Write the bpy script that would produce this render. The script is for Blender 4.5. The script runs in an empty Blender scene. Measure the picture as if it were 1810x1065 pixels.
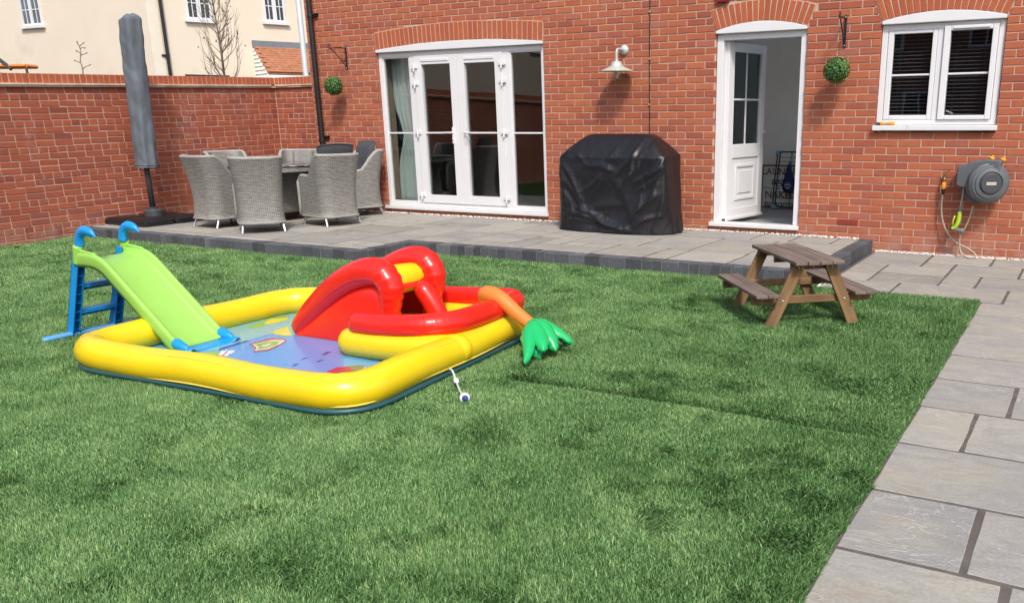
import bpy, bmesh, math, random
import numpy as np
from mathutils import Vector, Matrix

random.seed(7)
rng = np.random.default_rng(7)
R = math.radians
PI = math.pi
scene = bpy.context.scene
COL = scene.collection

# ------------------------------------------------------------------ camera
CAM = (9.590, -9.325, 1.262)
RIGHT = (0.88118, 0.47269, -0.00853)
FWD = (-0.45775, 0.84760, -0.26832)
F_PX, CX, CY, PW, PH = 1516.81, 1083.59, 636.51, 1810.0, 1065.0
_p0 = (0.2753, -0.0085, -0.4957)


def cam_axes():
    cx, sx = math.cos(_p0[0]), math.sin(_p0[0])
    cy, sy = math.cos(_p0[1]), math.sin(_p0[1])
    cz, sz = math.cos(_p0[2]), math.sin(_p0[2])
    rx = np.array([[1, 0, 0], [0, cx, -sx], [0, sx, cx]])
    ry = np.array([[cy, 0, sy], [0, 1, 0], [-sy, 0, cy]])
    rz = np.array([[cz, -sz, 0], [sz, cz, 0], [0, 0, 1]])
    return ry @ rx @ rz


ROT = cam_axes()
cd = bpy.data.cameras.new('camera')
cam = bpy.data.objects.new('camera', cd)
COL.objects.link(cam)
m3 = Matrix(((ROT[0][0], ROT[2][0], -ROT[1][0]), (ROT[0][1], ROT[2][1], -ROT[1][1]), (ROT[0][2], ROT[2][2], -ROT[1][2])))
cam.matrix_world = Matrix.Translation(CAM) @ m3.to_4x4()
cd.sensor_fit = 'HORIZONTAL'
cd.sensor_width = 36.0
cd.lens = 36.0 * F_PX / PW
cd.shift_x = -(CX - PW / 2) / PW
cd.shift_y = (CY - PH / 2) / PW
cd.clip_start = 0.05
cd.clip_end = 500
scene.camera = cam


def project(p):
    d = (np.asarray(p, float) - np.array(CAM)) @ ROT.T
    return CX + F_PX * d[..., 0] / d[..., 1], CY - F_PX * d[..., 2] / d[..., 1], d[..., 1]


# ------------------------------------------------------------------ sky, sun, exposure
world = bpy.data.worlds.new('World')
scene.world = world
world.use_nodes = True
wn = world.node_tree
sky = wn.nodes.new('ShaderNodeTexSky')
sky.sky_type = 'NISHITA'
sky.sun_disc = False
sky.sun_elevation = R(49)
sky.sun_rotation = R(138)
sky.air_density = 1.0
sky.dust_density = 2.8
sky.ozone_density = .8
bg = wn.nodes['Background']
bg.inputs['Strength'].default_value = 0.15
wn.links.new(sky.outputs[0], bg.inputs[0])
sl = bpy.data.lights.new('sun', 'SUN')
sl.energy = 2.05
sl.angle = R(7)
sl.color = (1.0, 0.945, 0.87)
sun = bpy.data.objects.new('sun', sl)
COL.objects.link(sun)
sun_dir = Vector((-0.47, 0.58, -0.86)).normalized()
sun.rotation_euler = sun_dir.to_track_quat('-Z', 'Y').to_euler()
sun.location = (14, -16, 20)
scene.view_settings.view_transform = 'Standard'
scene.view_settings.look = 'None'
scene.view_settings.exposure = 0.62
scene.view_settings.gamma = 1.0
scene.view_settings.use_curve_mapping = False
scene.cycles.max_bounces = 8
scene.cycles.transparent_max_bounces = 16
scene.cycles.caustics_reflective = False
scene.cycles.caustics_refractive = False


# ------------------------------------------------------------------ node helpers
class NT:
    def __init__(s, name):
        s.m = bpy.data.materials.new(name)
        s.m.use_nodes = True
        s.t = s.m.node_tree
        s.n = s.t.nodes
        s.b = s.n['Principled BSDF']
        s.out = s.n['Material Output']
        s.tc = s.n.new('ShaderNodeTexCoord')

    def link(s, a, b):
        s.t.links.new(a, b)

    def node(s, ty, **kw):
        n = s.n.new(ty)
        for k, v in kw.items():
            setattr(n, k, v)
        return n

    def setin(s, n, **kw):
        for k, v in kw.items():
            key = k.replace('_', ' ')
            if hasattr(v, 'is_linked'):
                s.link(v, n.inputs[key])
            else:
                n.inputs[key].default_value = v
        return n

    def noise(s, scale, detail=3, rough=.55, co=None, stretch=None, dist=0):
        n = s.node('ShaderNodeTexNoise')
        n.inputs['Scale'].default_value = scale
        n.inputs['Detail'].default_value = detail
        n.inputs['Roughness'].default_value = rough
        n.inputs['Distortion'].default_value = dist
        c = co or s.tc.outputs['Object']
        if stretch:
            mp = s.node('ShaderNodeMapping')
            mp.inputs['Scale'].default_value = stretch
            s.link(c, mp.inputs[0])
            c = mp.outputs[0]
        s.link(c, n.inputs['Vector'])
        return n.outputs['Fac']

    def ramp(s, fac, stops, interp='LINEAR'):
        r = s.node('ShaderNodeValToRGB')
        r.color_ramp.interpolation = interp
        e = r.color_ramp.elements
        while len(e) < len(stops):
            e.new(.5)
        for el, (p, c) in zip(e, stops):
            el.position = p
            el.color = c if len(c) == 4 else (*c, 1)
        s.link(fac, r.inputs[0])
        return r.outputs[0]

    def mix(s, fac, a, b, blend='MIX'):
        n = s.node('ShaderNodeMix', data_type='RGBA', blend_type=blend)
        for i, v in ((0, fac), (6, a), (7, b)):
            if hasattr(v, 'is_linked'):
                s.link(v, n.inputs[i])
            elif isinstance(v, (int, float)):
                n.inputs[i].default_value = v
            else:
                n.inputs[i].default_value = (*v, 1) if len(v) == 3 else v
        return n.outputs[2]

    def math(s, op, a, b=None, clamp=False):
        n = s.node('ShaderNodeMath', operation=op, use_clamp=clamp)
        for i, v in enumerate((a, b)):
            if v is None:
                continue
            if hasattr(v, 'is_linked'):
                s.link(v, n.inputs[i])
            else:
                n.inputs[i].default_value = v
        return n.outputs[0]

    def bump(s, h, strength=.3, dist=.01, prev=None):
        n = s.node('ShaderNodeBump')
        n.inputs['Strength'].default_value = strength
        n.inputs['Distance'].default_value = dist
        s.link(h, n.inputs['Height'])
        if prev is not None:
            s.link(prev, n.inputs['Normal'])
        return n.outputs[0]

    def obj_rand(s):
        return s.node('ShaderNodeObjectInfo').outputs['Random']

    def isl_rand(s):
        return s.node('ShaderNodeNewGeometry').outputs['Random Per Island']

    def pos(s):
        return s.node('ShaderNodeNewGeometry').outputs['Position']

    def fin(s, color=None, rough=.5, normal=None, spec=.5, **kw):
        b = s.b
        if color is not None:
            if hasattr(color, 'is_linked'):
                s.link(color, b.inputs['Base Color'])
            else:
                b.inputs['Base Color'].default_value = (*color, 1)
        if hasattr(rough, 'is_linked'):
            s.link(rough, b.inputs['Roughness'])
        else:
            b.inputs['Roughness'].default_value = rough
        b.inputs['Specular IOR Level'].default_value = spec
        if normal is not None:
            s.link(normal, b.inputs['Normal'])
        for k, v in kw.items():
            b.inputs[k.replace('_', ' ')].default_value = v
        return s.m


def simple(name, c, rough=.5, var=.12, scale=6, bump=.0, bscale=120, spec=.5, dirt=None, **kw):
    """A plain surface with slight tonal mottling and fine relief."""
    t = NT(name)
    a = tuple(min(1, v * (1 + var)) for v in c)
    b = tuple(v * (1 - var) for v in c)
    col = t.ramp(t.noise(scale, 4), [(.3, b), (.7, a)])
    if dirt:
        d = t.ramp(t.noise(dirt[1], 5, .65), [(dirt[2], (0, 0, 0)), (dirt[2] + .18, (1, 1, 1))])
        col = t.mix(d, col, dirt[0])
    rr = t.math('ADD', rough - .06, t.math('MULTIPLY', t.noise(scale * 3, 3), .12))
    nrm = t.bump(t.noise(bscale, 3), bump, .004) if bump else None
    return t.fin(col, rr, nrm, spec, **kw)


def brick_mat(name, src, stops, eff=.5):
    t = NT(name)
    r = t.obj_rand() if src == 'obj' else t.isl_rand()
    col = t.ramp(r, stops)
    p = t.pos()
    blot = t.noise(9, 5, .65, p)
    col = t.mix(t.math('MULTIPLY', t.ramp(blot, [(.35, (0, 0, 0)), (.75, (1, 1, 1))]), .28), col, (.24, .068, .045))
    fine = t.noise(140, 3, .6, p)
    col = t.mix(.35, col, t.ramp(fine, [(.3, (.25, .25, .25)), (.7, (.75, .75, .75))]), 'OVERLAY')
    # pale efflorescence: streaks and patches of salt
    e1 = t.noise(1.3, 4, .6, p)
    e2 = t.noise(16, 4, .7, p)
    ef = t.math('MULTIPLY', t.ramp(e1, [(.52, (0, 0, 0)), (.74, (1, 1, 1))]), t.ramp(e2, [(.45, (0, 0, 0)), (.7, (1, 1, 1))]))
    col = t.mix(t.math('MULTIPLY', ef, eff), col, (.50, .36, .31))
    sep = t.node('ShaderNodeSeparateXYZ')
    t.link(p, sep.inputs[0])
    lowz = t.math('MULTIPLY', t.math('SUBTRACT', .16, sep.outputs['Z']), 4.0, True)
    splash = t.math('MULTIPLY', lowz, t.ramp(t.noise(7, 5, .65, p), [(.38, (0, 0, 0)), (.62, (1, 1, 1))]))
    col = t.mix(t.math('MULTIPLY', splash, .5), col, (.40, .29, .24))
    nrm = t.bump(t.noise(75, 4, .6, p, (1, 1, 1.6)), .45, .006)
    return t.fin(col, .88, nrm, .25)


H_STOPS = [(0, (.30, .085, .053)), (.15, (.345, .099, .056)), (.42, (.41, .124, .061)), (.62, (.385, .114, .058)), (.8, (.44, .138, .064)), (.93, (.34, .102, .062)), (1, (.38, .132, .088))]
G_STOPS = [(0, (.24, .066, .046)), (.2, (.31, .085, .052)), (.45, (.38, .106, .054)), (.65, (.31, .085, .051)), (.85, (.39, .110, .055)), (1, (.26, .084, .066))]
M = {}
M['brick_one'] = brick_mat('house brick single', 'obj', H_STOPS, .5)
M['brick_many'] = brick_mat('house brick', 'isl', H_STOPS, .5)
M['gbrick_one'] = brick_mat('garden brick single', 'obj', G_STOPS, .8)
M['gbrick_many'] = brick_mat('garden brick', 'isl', G_STOPS, .8)
M['arch_one'] = brick_mat('arch brick single', 'obj', [(0, (.36, .098, .045)), (.5, (.43, .12, .052)), (1, (.38, .10, .05))], .2)
M['arch_many'] = brick_mat('arch brick', 'isl', [(0, (.36, .098, .045)), (.5, (.43, .12, .052)), (1, (.38, .10, .05))], .2)


def mortar():
    t = NT('mortar')
    p = t.pos()
    c = t.ramp(t.noise(5, 5, .6, p), [(.3, (.45, .31, .23)), (.7, (.565, .415, .315))])
    return t.fin(c, .95, t.bump(t.noise(180, 3, .6, p), .5, .004), .15)


M['mortar'] = mortar()
M['creasing'] = simple('creasing tile', (.62, .47, .35), .9, .25, 5, .4, 60)
M['upvc'] = simple('white plastic frame', (.69, .69, .70), .32, .02, 3, spec=.45, dirt=((.62, .60, .55), 3.5, .68))
M['upvc_sill'] = simple('white plastic sill', (.68, .68, .68), .35, .03, 5, dirt=((.5, .46, .40), 7, .62))
M['black_metal'] = simple('black painted iron', (.012, .012, .013), .42, .2, 20, .2, 60)
M['black_pipe'] = simple('black plastic pipe', (.014, .014, .015), .35, .15, 12)
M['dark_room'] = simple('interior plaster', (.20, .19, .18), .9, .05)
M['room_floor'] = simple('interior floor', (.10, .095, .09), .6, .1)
M['laundry_wall'] = simple('laundry plaster', (.86, .85, .79), .9, .03)
M['curtain'] = simple('mint curtain cloth', (.68, .76, .71), .85, .06, 9)


def glass_mat(name, tint=(.86, .90, .90), boost=1.0):
    t = NT(name)
    tr = t.node('ShaderNodeBsdfTransparent')
    tr.inputs[0].default_value = (*tint, 1)
    gl = t.node('ShaderNodeBsdfGlossy')
    gl.inputs['Roughness'].default_value = .0
    gl.inputs['Color'].default_value = (.95, .97, .97, 1)
    n = t.bump(t.noise(1.7, 2), .012, .05)
    t.link(n, gl.inputs['Normal'])
    fr = t.node('ShaderNodeFresnel')
    bf = t.node('ShaderNodeNewGeometry').outputs['Backfacing']
    t.link(t.math('SUBTRACT', 1.5, t.math('MULTIPLY', bf, 1.5 - 1 / 1.5)), fr.inputs['IOR'])
    f = t.math('MULTIPLY', fr.outputs[0], boost, True)
    mx = t.node('ShaderNodeMixShader')
    t.link(f, mx.inputs[0])
    t.link(tr.outputs[0], mx.inputs[1])
    t.link(gl.outputs[0], mx.inputs[2])
    t.link(mx.outputs[0], t.out.inputs[0])
    return t.m


M['glass'] = glass_mat('window glass', (.80, .83, .83), 1.7)
M['clear'] = glass_mat('clear lamp glass', (.93, .95, .95), 1.0)


def slab_mat():
    t = NT('grey sandstone')
    r = t.obj_rand()
    ob = t.tc.outputs['Object']
    addv = t.node('ShaderNodeVectorMath', operation='ADD')
    cmb = t.node('ShaderNodeCombineXYZ')
    for i, k in enumerate((37.0, 91.0, 13.0)):
        t.link(t.math('MULTIPLY', r, k), cmb.inputs[i])
    t.link(ob, addv.inputs[0])
    t.link(cmb.outputs[0], addv.inputs[1])
    co = addv.outputs[0]
    base = t.ramp(r, [(0, (.205, .200, .185)), (.2, (.305, .296, .268)), (.4, (.25, .247, .232)), (.6, (.34, .325, .285)), (.8, (.228, .228, .218)), (1, (.36, .348, .312))])
    big = t.noise(2.6, 4, .6, co)
    col = t.mix(t.math('MULTIPLY', t.ramp(big, [(.42, (0, 0, 0)), (.68, (1, 1, 1))]), .55), base, (.35, .325, .25))
    warm = t.noise(4.5, 5, .7, co, None, .6)
    col = t.mix(t.math('MULTIPLY', t.ramp(warm, [(.58, (0, 0, 0)), (.74, (1, 1, 1))]), .5), col, (.33, .24, .17))
    lay = t.noise(5.5, 6, .62, co, (.75, 1.5, 1), 1.6)
    col = t.mix(.42, col, t.ramp(lay, [(.28, (.34, .34, .35)), (.72, (.68, .68, .67))]), 'OVERLAY')
    # riven ridges: thin pale wandering lines
    rid = t.math('ABSOLUTE', t.math('SUBTRACT', t.noise(2.3, 4, .6, co, (1, 1.4, 1), 1.6), .5))
    line = t.ramp(rid, [(0, (1, 1, 1)), (.018, (0, 0, 0))])
    msk = t.ramp(t.noise(1.9, 2, .5, co), [(.5, (0, 0, 0)), (.62, (1, 1, 1))])
    lm = t.math('MULTIPLY', line, msk)
    col = t.mix(t.math('MULTIPLY', lm, .45), col, (.52, .50, .47))
    speck = t.noise(90, 2, .5, co)
    col = t.mix(.25, col, t.ramp(speck, [(.3, (.3, .3, .3)), (.7, (.7, .7, .7))]), 'OVERLAY')
    h = t.math('ADD', t.math('MULTIPLY', lay, .8), t.math('MULTIPLY', lm, .45))
    nrm = t.bump(h, .5, .012)
    nrm = t.bump(t.noise(60, 4, .6, co), .25, .004, nrm)
    return t.fin(col, .78, nrm, .3)


M['slab'] = slab_mat()
M['joint'] = simple('dark joint mortar', (.105, .090, .077), .95, .25, 14, .6, 130)


def kerb_mat():
    t = NT('charcoal setts')
    r = t.obj_rand()
    base = t.ramp(r, [(0, (.060, .064, .072)), (.3, (.082, .088, .097)), (.6, (.102, .109, .120)), (.85, (.072, .078, .087)), (1, (.145, .152, .162))])
    p = t.pos()
    col = t.mix(.6, base, t.ramp(t.noise(45, 5, .7, p), [(.3, (.3, .3, .3)), (.72, (.72, .72, .72))]), 'OVERLAY')
    col = t.mix(t.math('MULTIPLY', t.ramp(t.noise(11, 4, .7, p), [(.6, (0, 0, 0)), (.75, (1, 1, 1))]), .3), col, (.36, .36, .35))
    return t.fin(col, .85, t.bump(t.noise(90, 4, .6, p), .5, .006), .25)


M['kerb'] = kerb_mat()


def grass_mat():
    t = NT('artificial grass')
    at = t.node('ShaderNodeAttribute', attribute_name='tint')
    col = t.ramp(at.outputs['Fac'], [(0, (.018, .060, .016)), (.3, (.072, .170, .048)), (.6, (.158, .300, .102)), (.85, (.31, .465, .195)), (.94, (.39, .50, .23)), (1, (.44, .51, .24))])
    m = t.fin(col, .62, None, .18)
    return m


M['grass'] = grass_mat()
M['turf_base'] = simple('turf backing', (.016, .040, .016), .95, .3, 30, .5, 200)


def wicker_mat(name='grey wicker', dark=1.0):
    t = NT(name)
    uv = t.tc.outputs['UV']
    br = t.node('ShaderNodeTexBrick')
    t.link(uv, br.inputs['Vector'])
    br.offset = .5
    for k, v in (('Scale', 1.0), ('Mortar Size', .0028), ('Mortar Smooth', .5), ('Brick Width', .044), ('Row Height', .0165), ('Bias', 0)):
        br.inputs[k].default_value = v
    br.inputs['Color1'].default_value = (.235 * dark, .23 * dark, .213 * dark, 1)
    br.inputs['Color2'].default_value = (.335 * dark, .328 * dark, .305 * dark, 1)
    br.inputs['Mortar'].default_value = (.075 * dark, .07 * dark, .06 * dark, 1)
    wob = t.noise(14, 3, .6, uv, (1, 3.5, 1))
    col = t.mix(.25, br.outputs['Color'], t.ramp(wob, [(.3, (.38, .38, .38)), (.7, (.62, .62, .62))]), 'OVERLAY')
    nrm = t.bump(t.math('SUBTRACT', 1.0, br.outputs['Fac']), .5, .004)
    return t.fin(col, .55, nrm, .4)


M['wicker'] = wicker_mat()
M['wicker_rim'] = simple('grey wicker rim', (.30, .293, .27), .55, .25, 60, .5, 240)
M['alu'] = simple('brushed aluminium', (.55, .55, .54), .35, .08, 30, Metallic=.85)
M['cushion'] = simple('charcoal cushion cloth', (.052, .058, .066), .9, .12, 18, .35, 300)


def wood_mat(name, a, b, grain=(2.0, 26, 26), grey=0.0):
    t = NT(name)
    r = t.obj_rand()
    ob = t.tc.outputs['Object']
    addv = t.node('ShaderNodeVectorMath', operation='ADD')
    cmb = t.node('ShaderNodeCombineXYZ')
    for i, k in enumerate((17.0, 5.0, 9.0)):
        t.link(t.math('MULTIPLY', r, k), cmb.inputs[i])
    t.link(ob, addv.inputs[0])
    t.link(cmb.outputs[0], addv.inputs[1])
    co = addv.outputs[0]
    g = t.noise(1.0, 6, .65, co, grain, .5)
    col = t.ramp(g, [(.3, a), (.7, b)])
    pt = t.noise(4.0, 3, .6, co)
    col = t.mix(.4, col, t.ramp(pt, [(.3, (.3, .3, .3)), (.7, (.7, .7, .7))]), 'OVERLAY')
    fin = t.noise(3.0, 4, .6, co, (grain[0] * 1.5, grain[1] * 2.5, grain[2] * 2.5))
    nrm = t.bump(fin, .45, .004)
    return t.fin(col, .8, nrm, .25)


M['wood_leg'] = wood_mat('treated timber', (.15, .085, .040), (.28, .172, .086))
M['wood_top'] = wood_mat('weathered timber', (.115, .087, .070), (.215, .170, .142))


def vinyl(name, c, rough=.26, spec=.5, wr=.12):
    t = NT(name)
    col = t.ramp(t.noise(3, 3), [(.3, tuple(v * .94 for v in c)), (.7, tuple(min(1, v * 1.05) for v in c))])
    n = t.bump(t.noise(9, 3, .5), wr * 1.3, .012)
    n = t.bump(t.noise(55, 2, .5), .05, .003, n)
    return t.fin(col, rough, n, spec)


M['yellow'] = vinyl('yellow vinyl', (.77, .56, .010))
M['red'] = vinyl('red vinyl', (.74, .018, .010))
M['teal'] = vinyl('dark teal vinyl', (.020, .085, .095), .4)
M['orange_vinyl'] = vinyl('orange vinyl', (.62, .20, .035), .35)
M['leaf_vinyl'] = vinyl('green vinyl', (.012, .42, .12), .3, .5, .5)
M['lime'] = simple('lime plastic', (.29, .56, .095), .38, .05, 4, .08, 90)
M['blue'] = simple('blue plastic', (.008, .27, .70), .35, .06, 4, .08, 90)
M['pale_blue'] = simple('pale blue plastic', (.10, .33, .62), .35, .05)
M['print_blue'] = simple('printed blue vinyl', (.10, .30, .62), .3, .05, 3, .1, 30)
M['print_cyan'] = simple('printed cyan vinyl', (.19, .43, .50), .3, .06, 3, .1, 30)
M['print_violet'] = simple('printed violet vinyl', (.15, .29, .62), .3, .05, 3, .1, 30)
M['print_sky'] = simple('printed light blue vinyl', (.17, .40, .66), .3, .05, 3)
M['print_green'] = simple('printed green', (.26, .45, .07), .35)
M['print_lemon'] = simple('printed lemon', (.70, .60, .06), .35)
M['print_red'] = simple('printed crimson', (.50, .05, .07), .35)
M['print_cream'] = simple('printed cream', (.66, .60, .42), .35)
M['print_olive'] = simple('printed olive', (.24, .22, .10), .35)
M['print_navy'] = simple('printed navy', (.03, .06, .20), .35)
M['print_white'] = simple('printed white', (.75, .75, .75), .35)
M['water'] = glass_mat('shallow water', (.95, .97, .98), .22)


def cover_mat(name, c, rough, fold):
    t = NT(name)
    col = t.ramp(t.noise(5, 4), [(.3, tuple(v * .8 for v in c)), (.7, tuple(v * 1.2 for v in c))])
    n = t.bump(t.noise(2.6, 4, .55, None, (1.3, 1.3, .9), 1.5), fold, .12)
    n = t.bump(t.noise(9, 4, .6, None, (1, 1, .6), 1.2), fold * .6, .03, n)
    n = t.bump(t.noise(420, 1), .08, .001, n)
    return t.fin(col, rough, n, .5)


M['bbq_cover'] = cover_mat('black nylon cover', (.007, .007, .009), .42, .2)
M['parasol_cover'] = cover_mat('grey polyester cover', (.115, .138, .160), .8, .16)
M['grey_pole'] = simple('dark grey painted steel', (.055, .06, .066), .45, .08)
M['black_plastic'] = simple('black plastic', (.011, .011, .012), .38, .2, 9, .25, 40)
M['grey_plastic'] = simple('grey plastic', (.098, .108, .118), .45, .08, 12, .12, 200)
M['grey_light'] = simple('mid grey plastic', (.15, .165, .175), .45, .06)
M['hoz_orange'] = simple('orange plastic', (.85, .33, .02), .4, .05)
M['lime_gun'] = simple('yellow green plastic', (.36, .58, .03), .4, .05)
M['hose'] = simple('beige hose', (.36, .33, .25), .45, .12, 20)
M['brass'] = simple('dull brass', (.32, .22, .10), .45, .2, 40, Metallic=.8)
M['galv'] = simple('galvanised steel', (.50, .54, .54), .5, .1, 14, .15, 60, Metallic=.35)
M['shade'] = simple('pale green grey enamel', (.42, .46, .40), .4, .06, 8)
M['foliage'] = None
M['render'] = simple('cream render', (.70, .615, .49), .92, .035, .8, .25, 90, dirt=((.60, .52, .41), .7, .58))
M['white_paint'] = simple('white weatherboard', (.78, .78, .74), .6, .04)
M['roof_tile'] = simple('terracotta tile', (.36, .15, .075), .85, .2, 7, .4, 60)
M['lead'] = simple('lead flashing', (.17, .19, .21), .6, .1)
M['pipe_grey'] = simple('pale grey pipe', (.48, .52, .53), .5, .05)
M['bark'] = simple('grey bark', (.22, .165, .12), .9, .3, 30, .6, 120)
M['gravel'] = None


def stone_mat():
    t = NT('white pebble')
    c = t.ramp(t.isl_rand(), [(0, (.52, .48, .43)), (.5, (.72, .69, .64)), (1, (.80, .79, .76))])
    return t.fin(c, .8, None, .3)


def leaf_mat():
    t = NT('box leaf')
    c = t.ramp(t.isl_rand(), [(0, (.022, .075, .018)), (.5, (.06, .16, .035)), (.85, (.13, .26, .055)), (1, (.23, .35, .10))])
    return t.fin(c, .45, None, .4)


M['gravel'] = stone_mat()
M['foliage'] = leaf_mat()

# ------------------------------------------------------------------ object helpers


def tag(o, label, cat, group=None):
    o['label'] = label
    o['category'] = cat
    if group:
        o['group'] = group
    return o


def wmat(o):
    m = o.matrix_basis.copy()
    while o.parent is not None:
        m = o.parent.matrix_basis @ o.matrix_parent_inverse @ m
        o = o.parent
    return m


def attach(o, parent):
    if parent is not None:
        o.parent = parent
        o.matrix_parent_inverse = wmat(parent).inverted()
    return o


def empty(name, loc, rz=0.0):
    o = bpy.data.objects.new(name, None)
    o.empty_display_size = .1
    o.location = loc
    o.rotation_euler = (0, 0, rz)
    COL.objects.link(o)
    return o


def thing(name, label, cat, loc=(0, 0, 0), rz=0.0, group=None):
    return tag(empty(name, loc, rz), label, cat, group)


class MB:
    def __init__(s):
        s.v = []
        s.f = []
        s.fm = []
        s.uv = None
        s.sm = False

    def add(s, vs, fs, mi=0):
        o = len(s.v)
        s.v += [tuple(p) for p in vs]
        s.f += [tuple(i + o for i in f) for f in fs]
        s.fm += [mi] * len(fs)

    def box(s, x0, x1, y0, y1, z0, z1, mi=0):
        s.add([(x0, y0, z0), (x1, y0, z0), (x1, y1, z0), (x0, y1, z0), (x0, y0, z1), (x1, y0, z1), (x1, y1, z1), (x0, y1, z1)],
              [(3, 2, 1, 0), (4, 5, 6, 7), (0, 1, 5, 4), (1, 2, 6, 5), (2, 3, 7, 6), (3, 0, 4, 7)], mi)

    def obox(s, c, ax, half, mi=0):
        c = Vector(c)
        a = [Vector(v).normalized() * h for v, h in zip(ax, half)]
        vs = []
        for dz in (-1, 1):
            for dx, dy in ((-1, -1), (1, -1), (1, 1), (-1, 1)):
                vs.append(c + a[0] * dx + a[1] * dy + a[2] * dz)
        s.add(vs, [(3, 2, 1, 0), (4, 5, 6, 7), (0, 1, 5, 4), (1, 2, 6, 5), (2, 3, 7, 6), (3, 0, 4, 7)], mi)

    def tube(s, pts, r, seg=10, caps=True, mi=0, sq=None, round_ends=False):
        pts = [Vector(p) for p in pts]
        n = len(pts)
        rs = list(r) if isinstance(r, (list, tuple)) else [r] * n
        if round_ends:
            for end in (0, -1):
                d = (pts[0] - pts[1]).normalized() if end == 0 else (pts[-1] - pts[-2]).normalized()
                rr = rs[end]
                ex = []
                for k in (1, 2, 3):
                    a = k * PI / 6.4
                    ex.append((pts[end] + d * rr * math.sin(a), rr * math.cos(a)))
                if end == 0:
                    for p, q in ex:
                        pts.insert(0, p)
                        rs.insert(0, q)
                else:
                    for p, q in ex:
                        pts.append(p)
                        rs.append(q)
            n = len(pts)
        t0 = (pts[1] - pts[0]).normalized()
        up = Vector((0, 0, 1)) if abs(t0.z) < .9 else Vector((1, 0, 0))
        nrm = (up - t0 * up.dot(t0)).normalized()
        base = len(s.v)
        for i, p in enumerate(pts):
            t = (pts[min(i + 1, n - 1)] - pts[max(i - 1, 0)])
            if t.length < 1e-9:
                t = t0
            t = t.normalized()
            nrm = (nrm - t * nrm.dot(t))
            nrm = nrm.normalized() if nrm.length > 1e-6 else t.orthogonal().normalized()
            b = t.cross(nrm)
            for k in range(seg):
                a = 2 * PI * k / seg
                cx, sx = math.cos(a), math.sin(a)
                if sq:
                    cx, sx = cx * sq[0], sx * sq[1]
                s.v.append(tuple(p + (nrm * cx + b * sx) * rs[i]))
        for i in range(n - 1):
            for k in range(seg):
                a, b2 = base + i * seg + k, base + i * seg + (k + 1) % seg
                s.f.append((a, b2, b2 + seg, a + seg))
                s.fm.append(mi)
        if caps:
            s.f.append(tuple(base + k for k in range(seg))[::-1])
            s.f.append(tuple(base + (n - 1) * seg + k for k in range(seg)))
            s.fm += [mi, mi]

    def loop_tube(s, pts, r, seg=12, mi=0, zsq=1.0, pucker=0.0):
        """Closed tube along a roughly horizontal loop."""
        n = len(pts)
        base = len(s.v)
        for i in range(n):
            p = Vector(pts[i])
            t = (Vector(pts[(i + 1) % n]) - Vector(pts[i - 1])).normalized()
            side = t.cross(Vector((0, 0, 1))).normalized()
            turn = 0
            if pucker:
                q0, q1 = p - Vector(pts[i - 1]), Vector(pts[(i + 1) % n]) - p
                if q0.length > 1e-5 and q1.length > 1e-5:
                    turn = min(q0.angle(q1) * 5, 1)
            for k in range(seg):
                a = 2 * PI * k / seg
                inner = .5 - .5 * math.cos(a)          # welds gather most on the inside of a bend
                rk = r * (1 + pucker * turn * (.35 + inner) * math.sin(i * 2.4 + math.sin(a * 2)))
                s.v.append(tuple(p + side * math.cos(a) * rk + Vector((0, 0, 1)) * math.sin(a) * rk * zsq))
        for i in range(n):
            for k in range(seg):
                a, b = base + i * seg + k, base + i * seg + (k + 1) % seg
                c, d = base + ((i + 1) % n) * seg + (k + 1) % seg, base + ((i + 1) % n) * seg + k
                s.f.append((a, d, c, b))
                s.fm.append(mi)

    def lathe(s, prof, c=(0, 0, 0), seg=24, axis=(0, 0, 1), mi=0, caps=True):
        ax = Vector(axis).normalized()
        e1 = ax.orthogonal().normalized()
        e2 = ax.cross(e1)
        c = Vector(c)
        base = len(s.v)
        for r, h in prof:
            for k in range(seg):
                a = 2 * PI * k / seg
                s.v.append(tuple(c + ax * h + (e1 * math.cos(a) + e2 * math.sin(a)) * r))
        for i in range(len(prof) - 1):
            for k in range(seg):
                a, b = base + i * seg + k, base + i * seg + (k + 1) % seg
                s.f.append((a, b, b + seg, a + seg))
                s.fm.append(mi)
        if caps:
            s.f.append(tuple(base + k for k in range(seg))[::-1])
            s.f.append(tuple(base + (len(prof) - 1) * seg + k for k in range(seg)))
            s.fm += [mi, mi]

    def prism(s, poly, o, ex, ey, n, d, mi=0):
        """poly: 2D outline in the plane (o, ex, ey), extruded by d along n."""
        o, ex, ey, n = Vector(o), Vector(ex), Vector(ey), Vector(n)
        a = [o + ex * x + ey * y for x, y in poly]
        b = [p + n * d for p in a]
        k = len(poly)
        s.add(a + b, [tuple(range(k))[::-1], tuple(range(k, 2 * k))] + [(i, (i + 1) % k, k + (i + 1) % k, k + i) for i in range(k)], mi)

    def grid(s, P, mi=0, close_u=False):
        nu, nv = len(P), len(P[0])
        base = len(s.v)
        for row in P:
            s.v += [tuple(p) for p in row]
        for i in range(nu if close_u else nu - 1):
            for j in range(nv - 1):
                a, b = base + i * nv + j, base + ((i + 1) % nu) * nv + j
                s.f.append((a, b, b + 1, a + 1))
                s.fm.append(mi)

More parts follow.
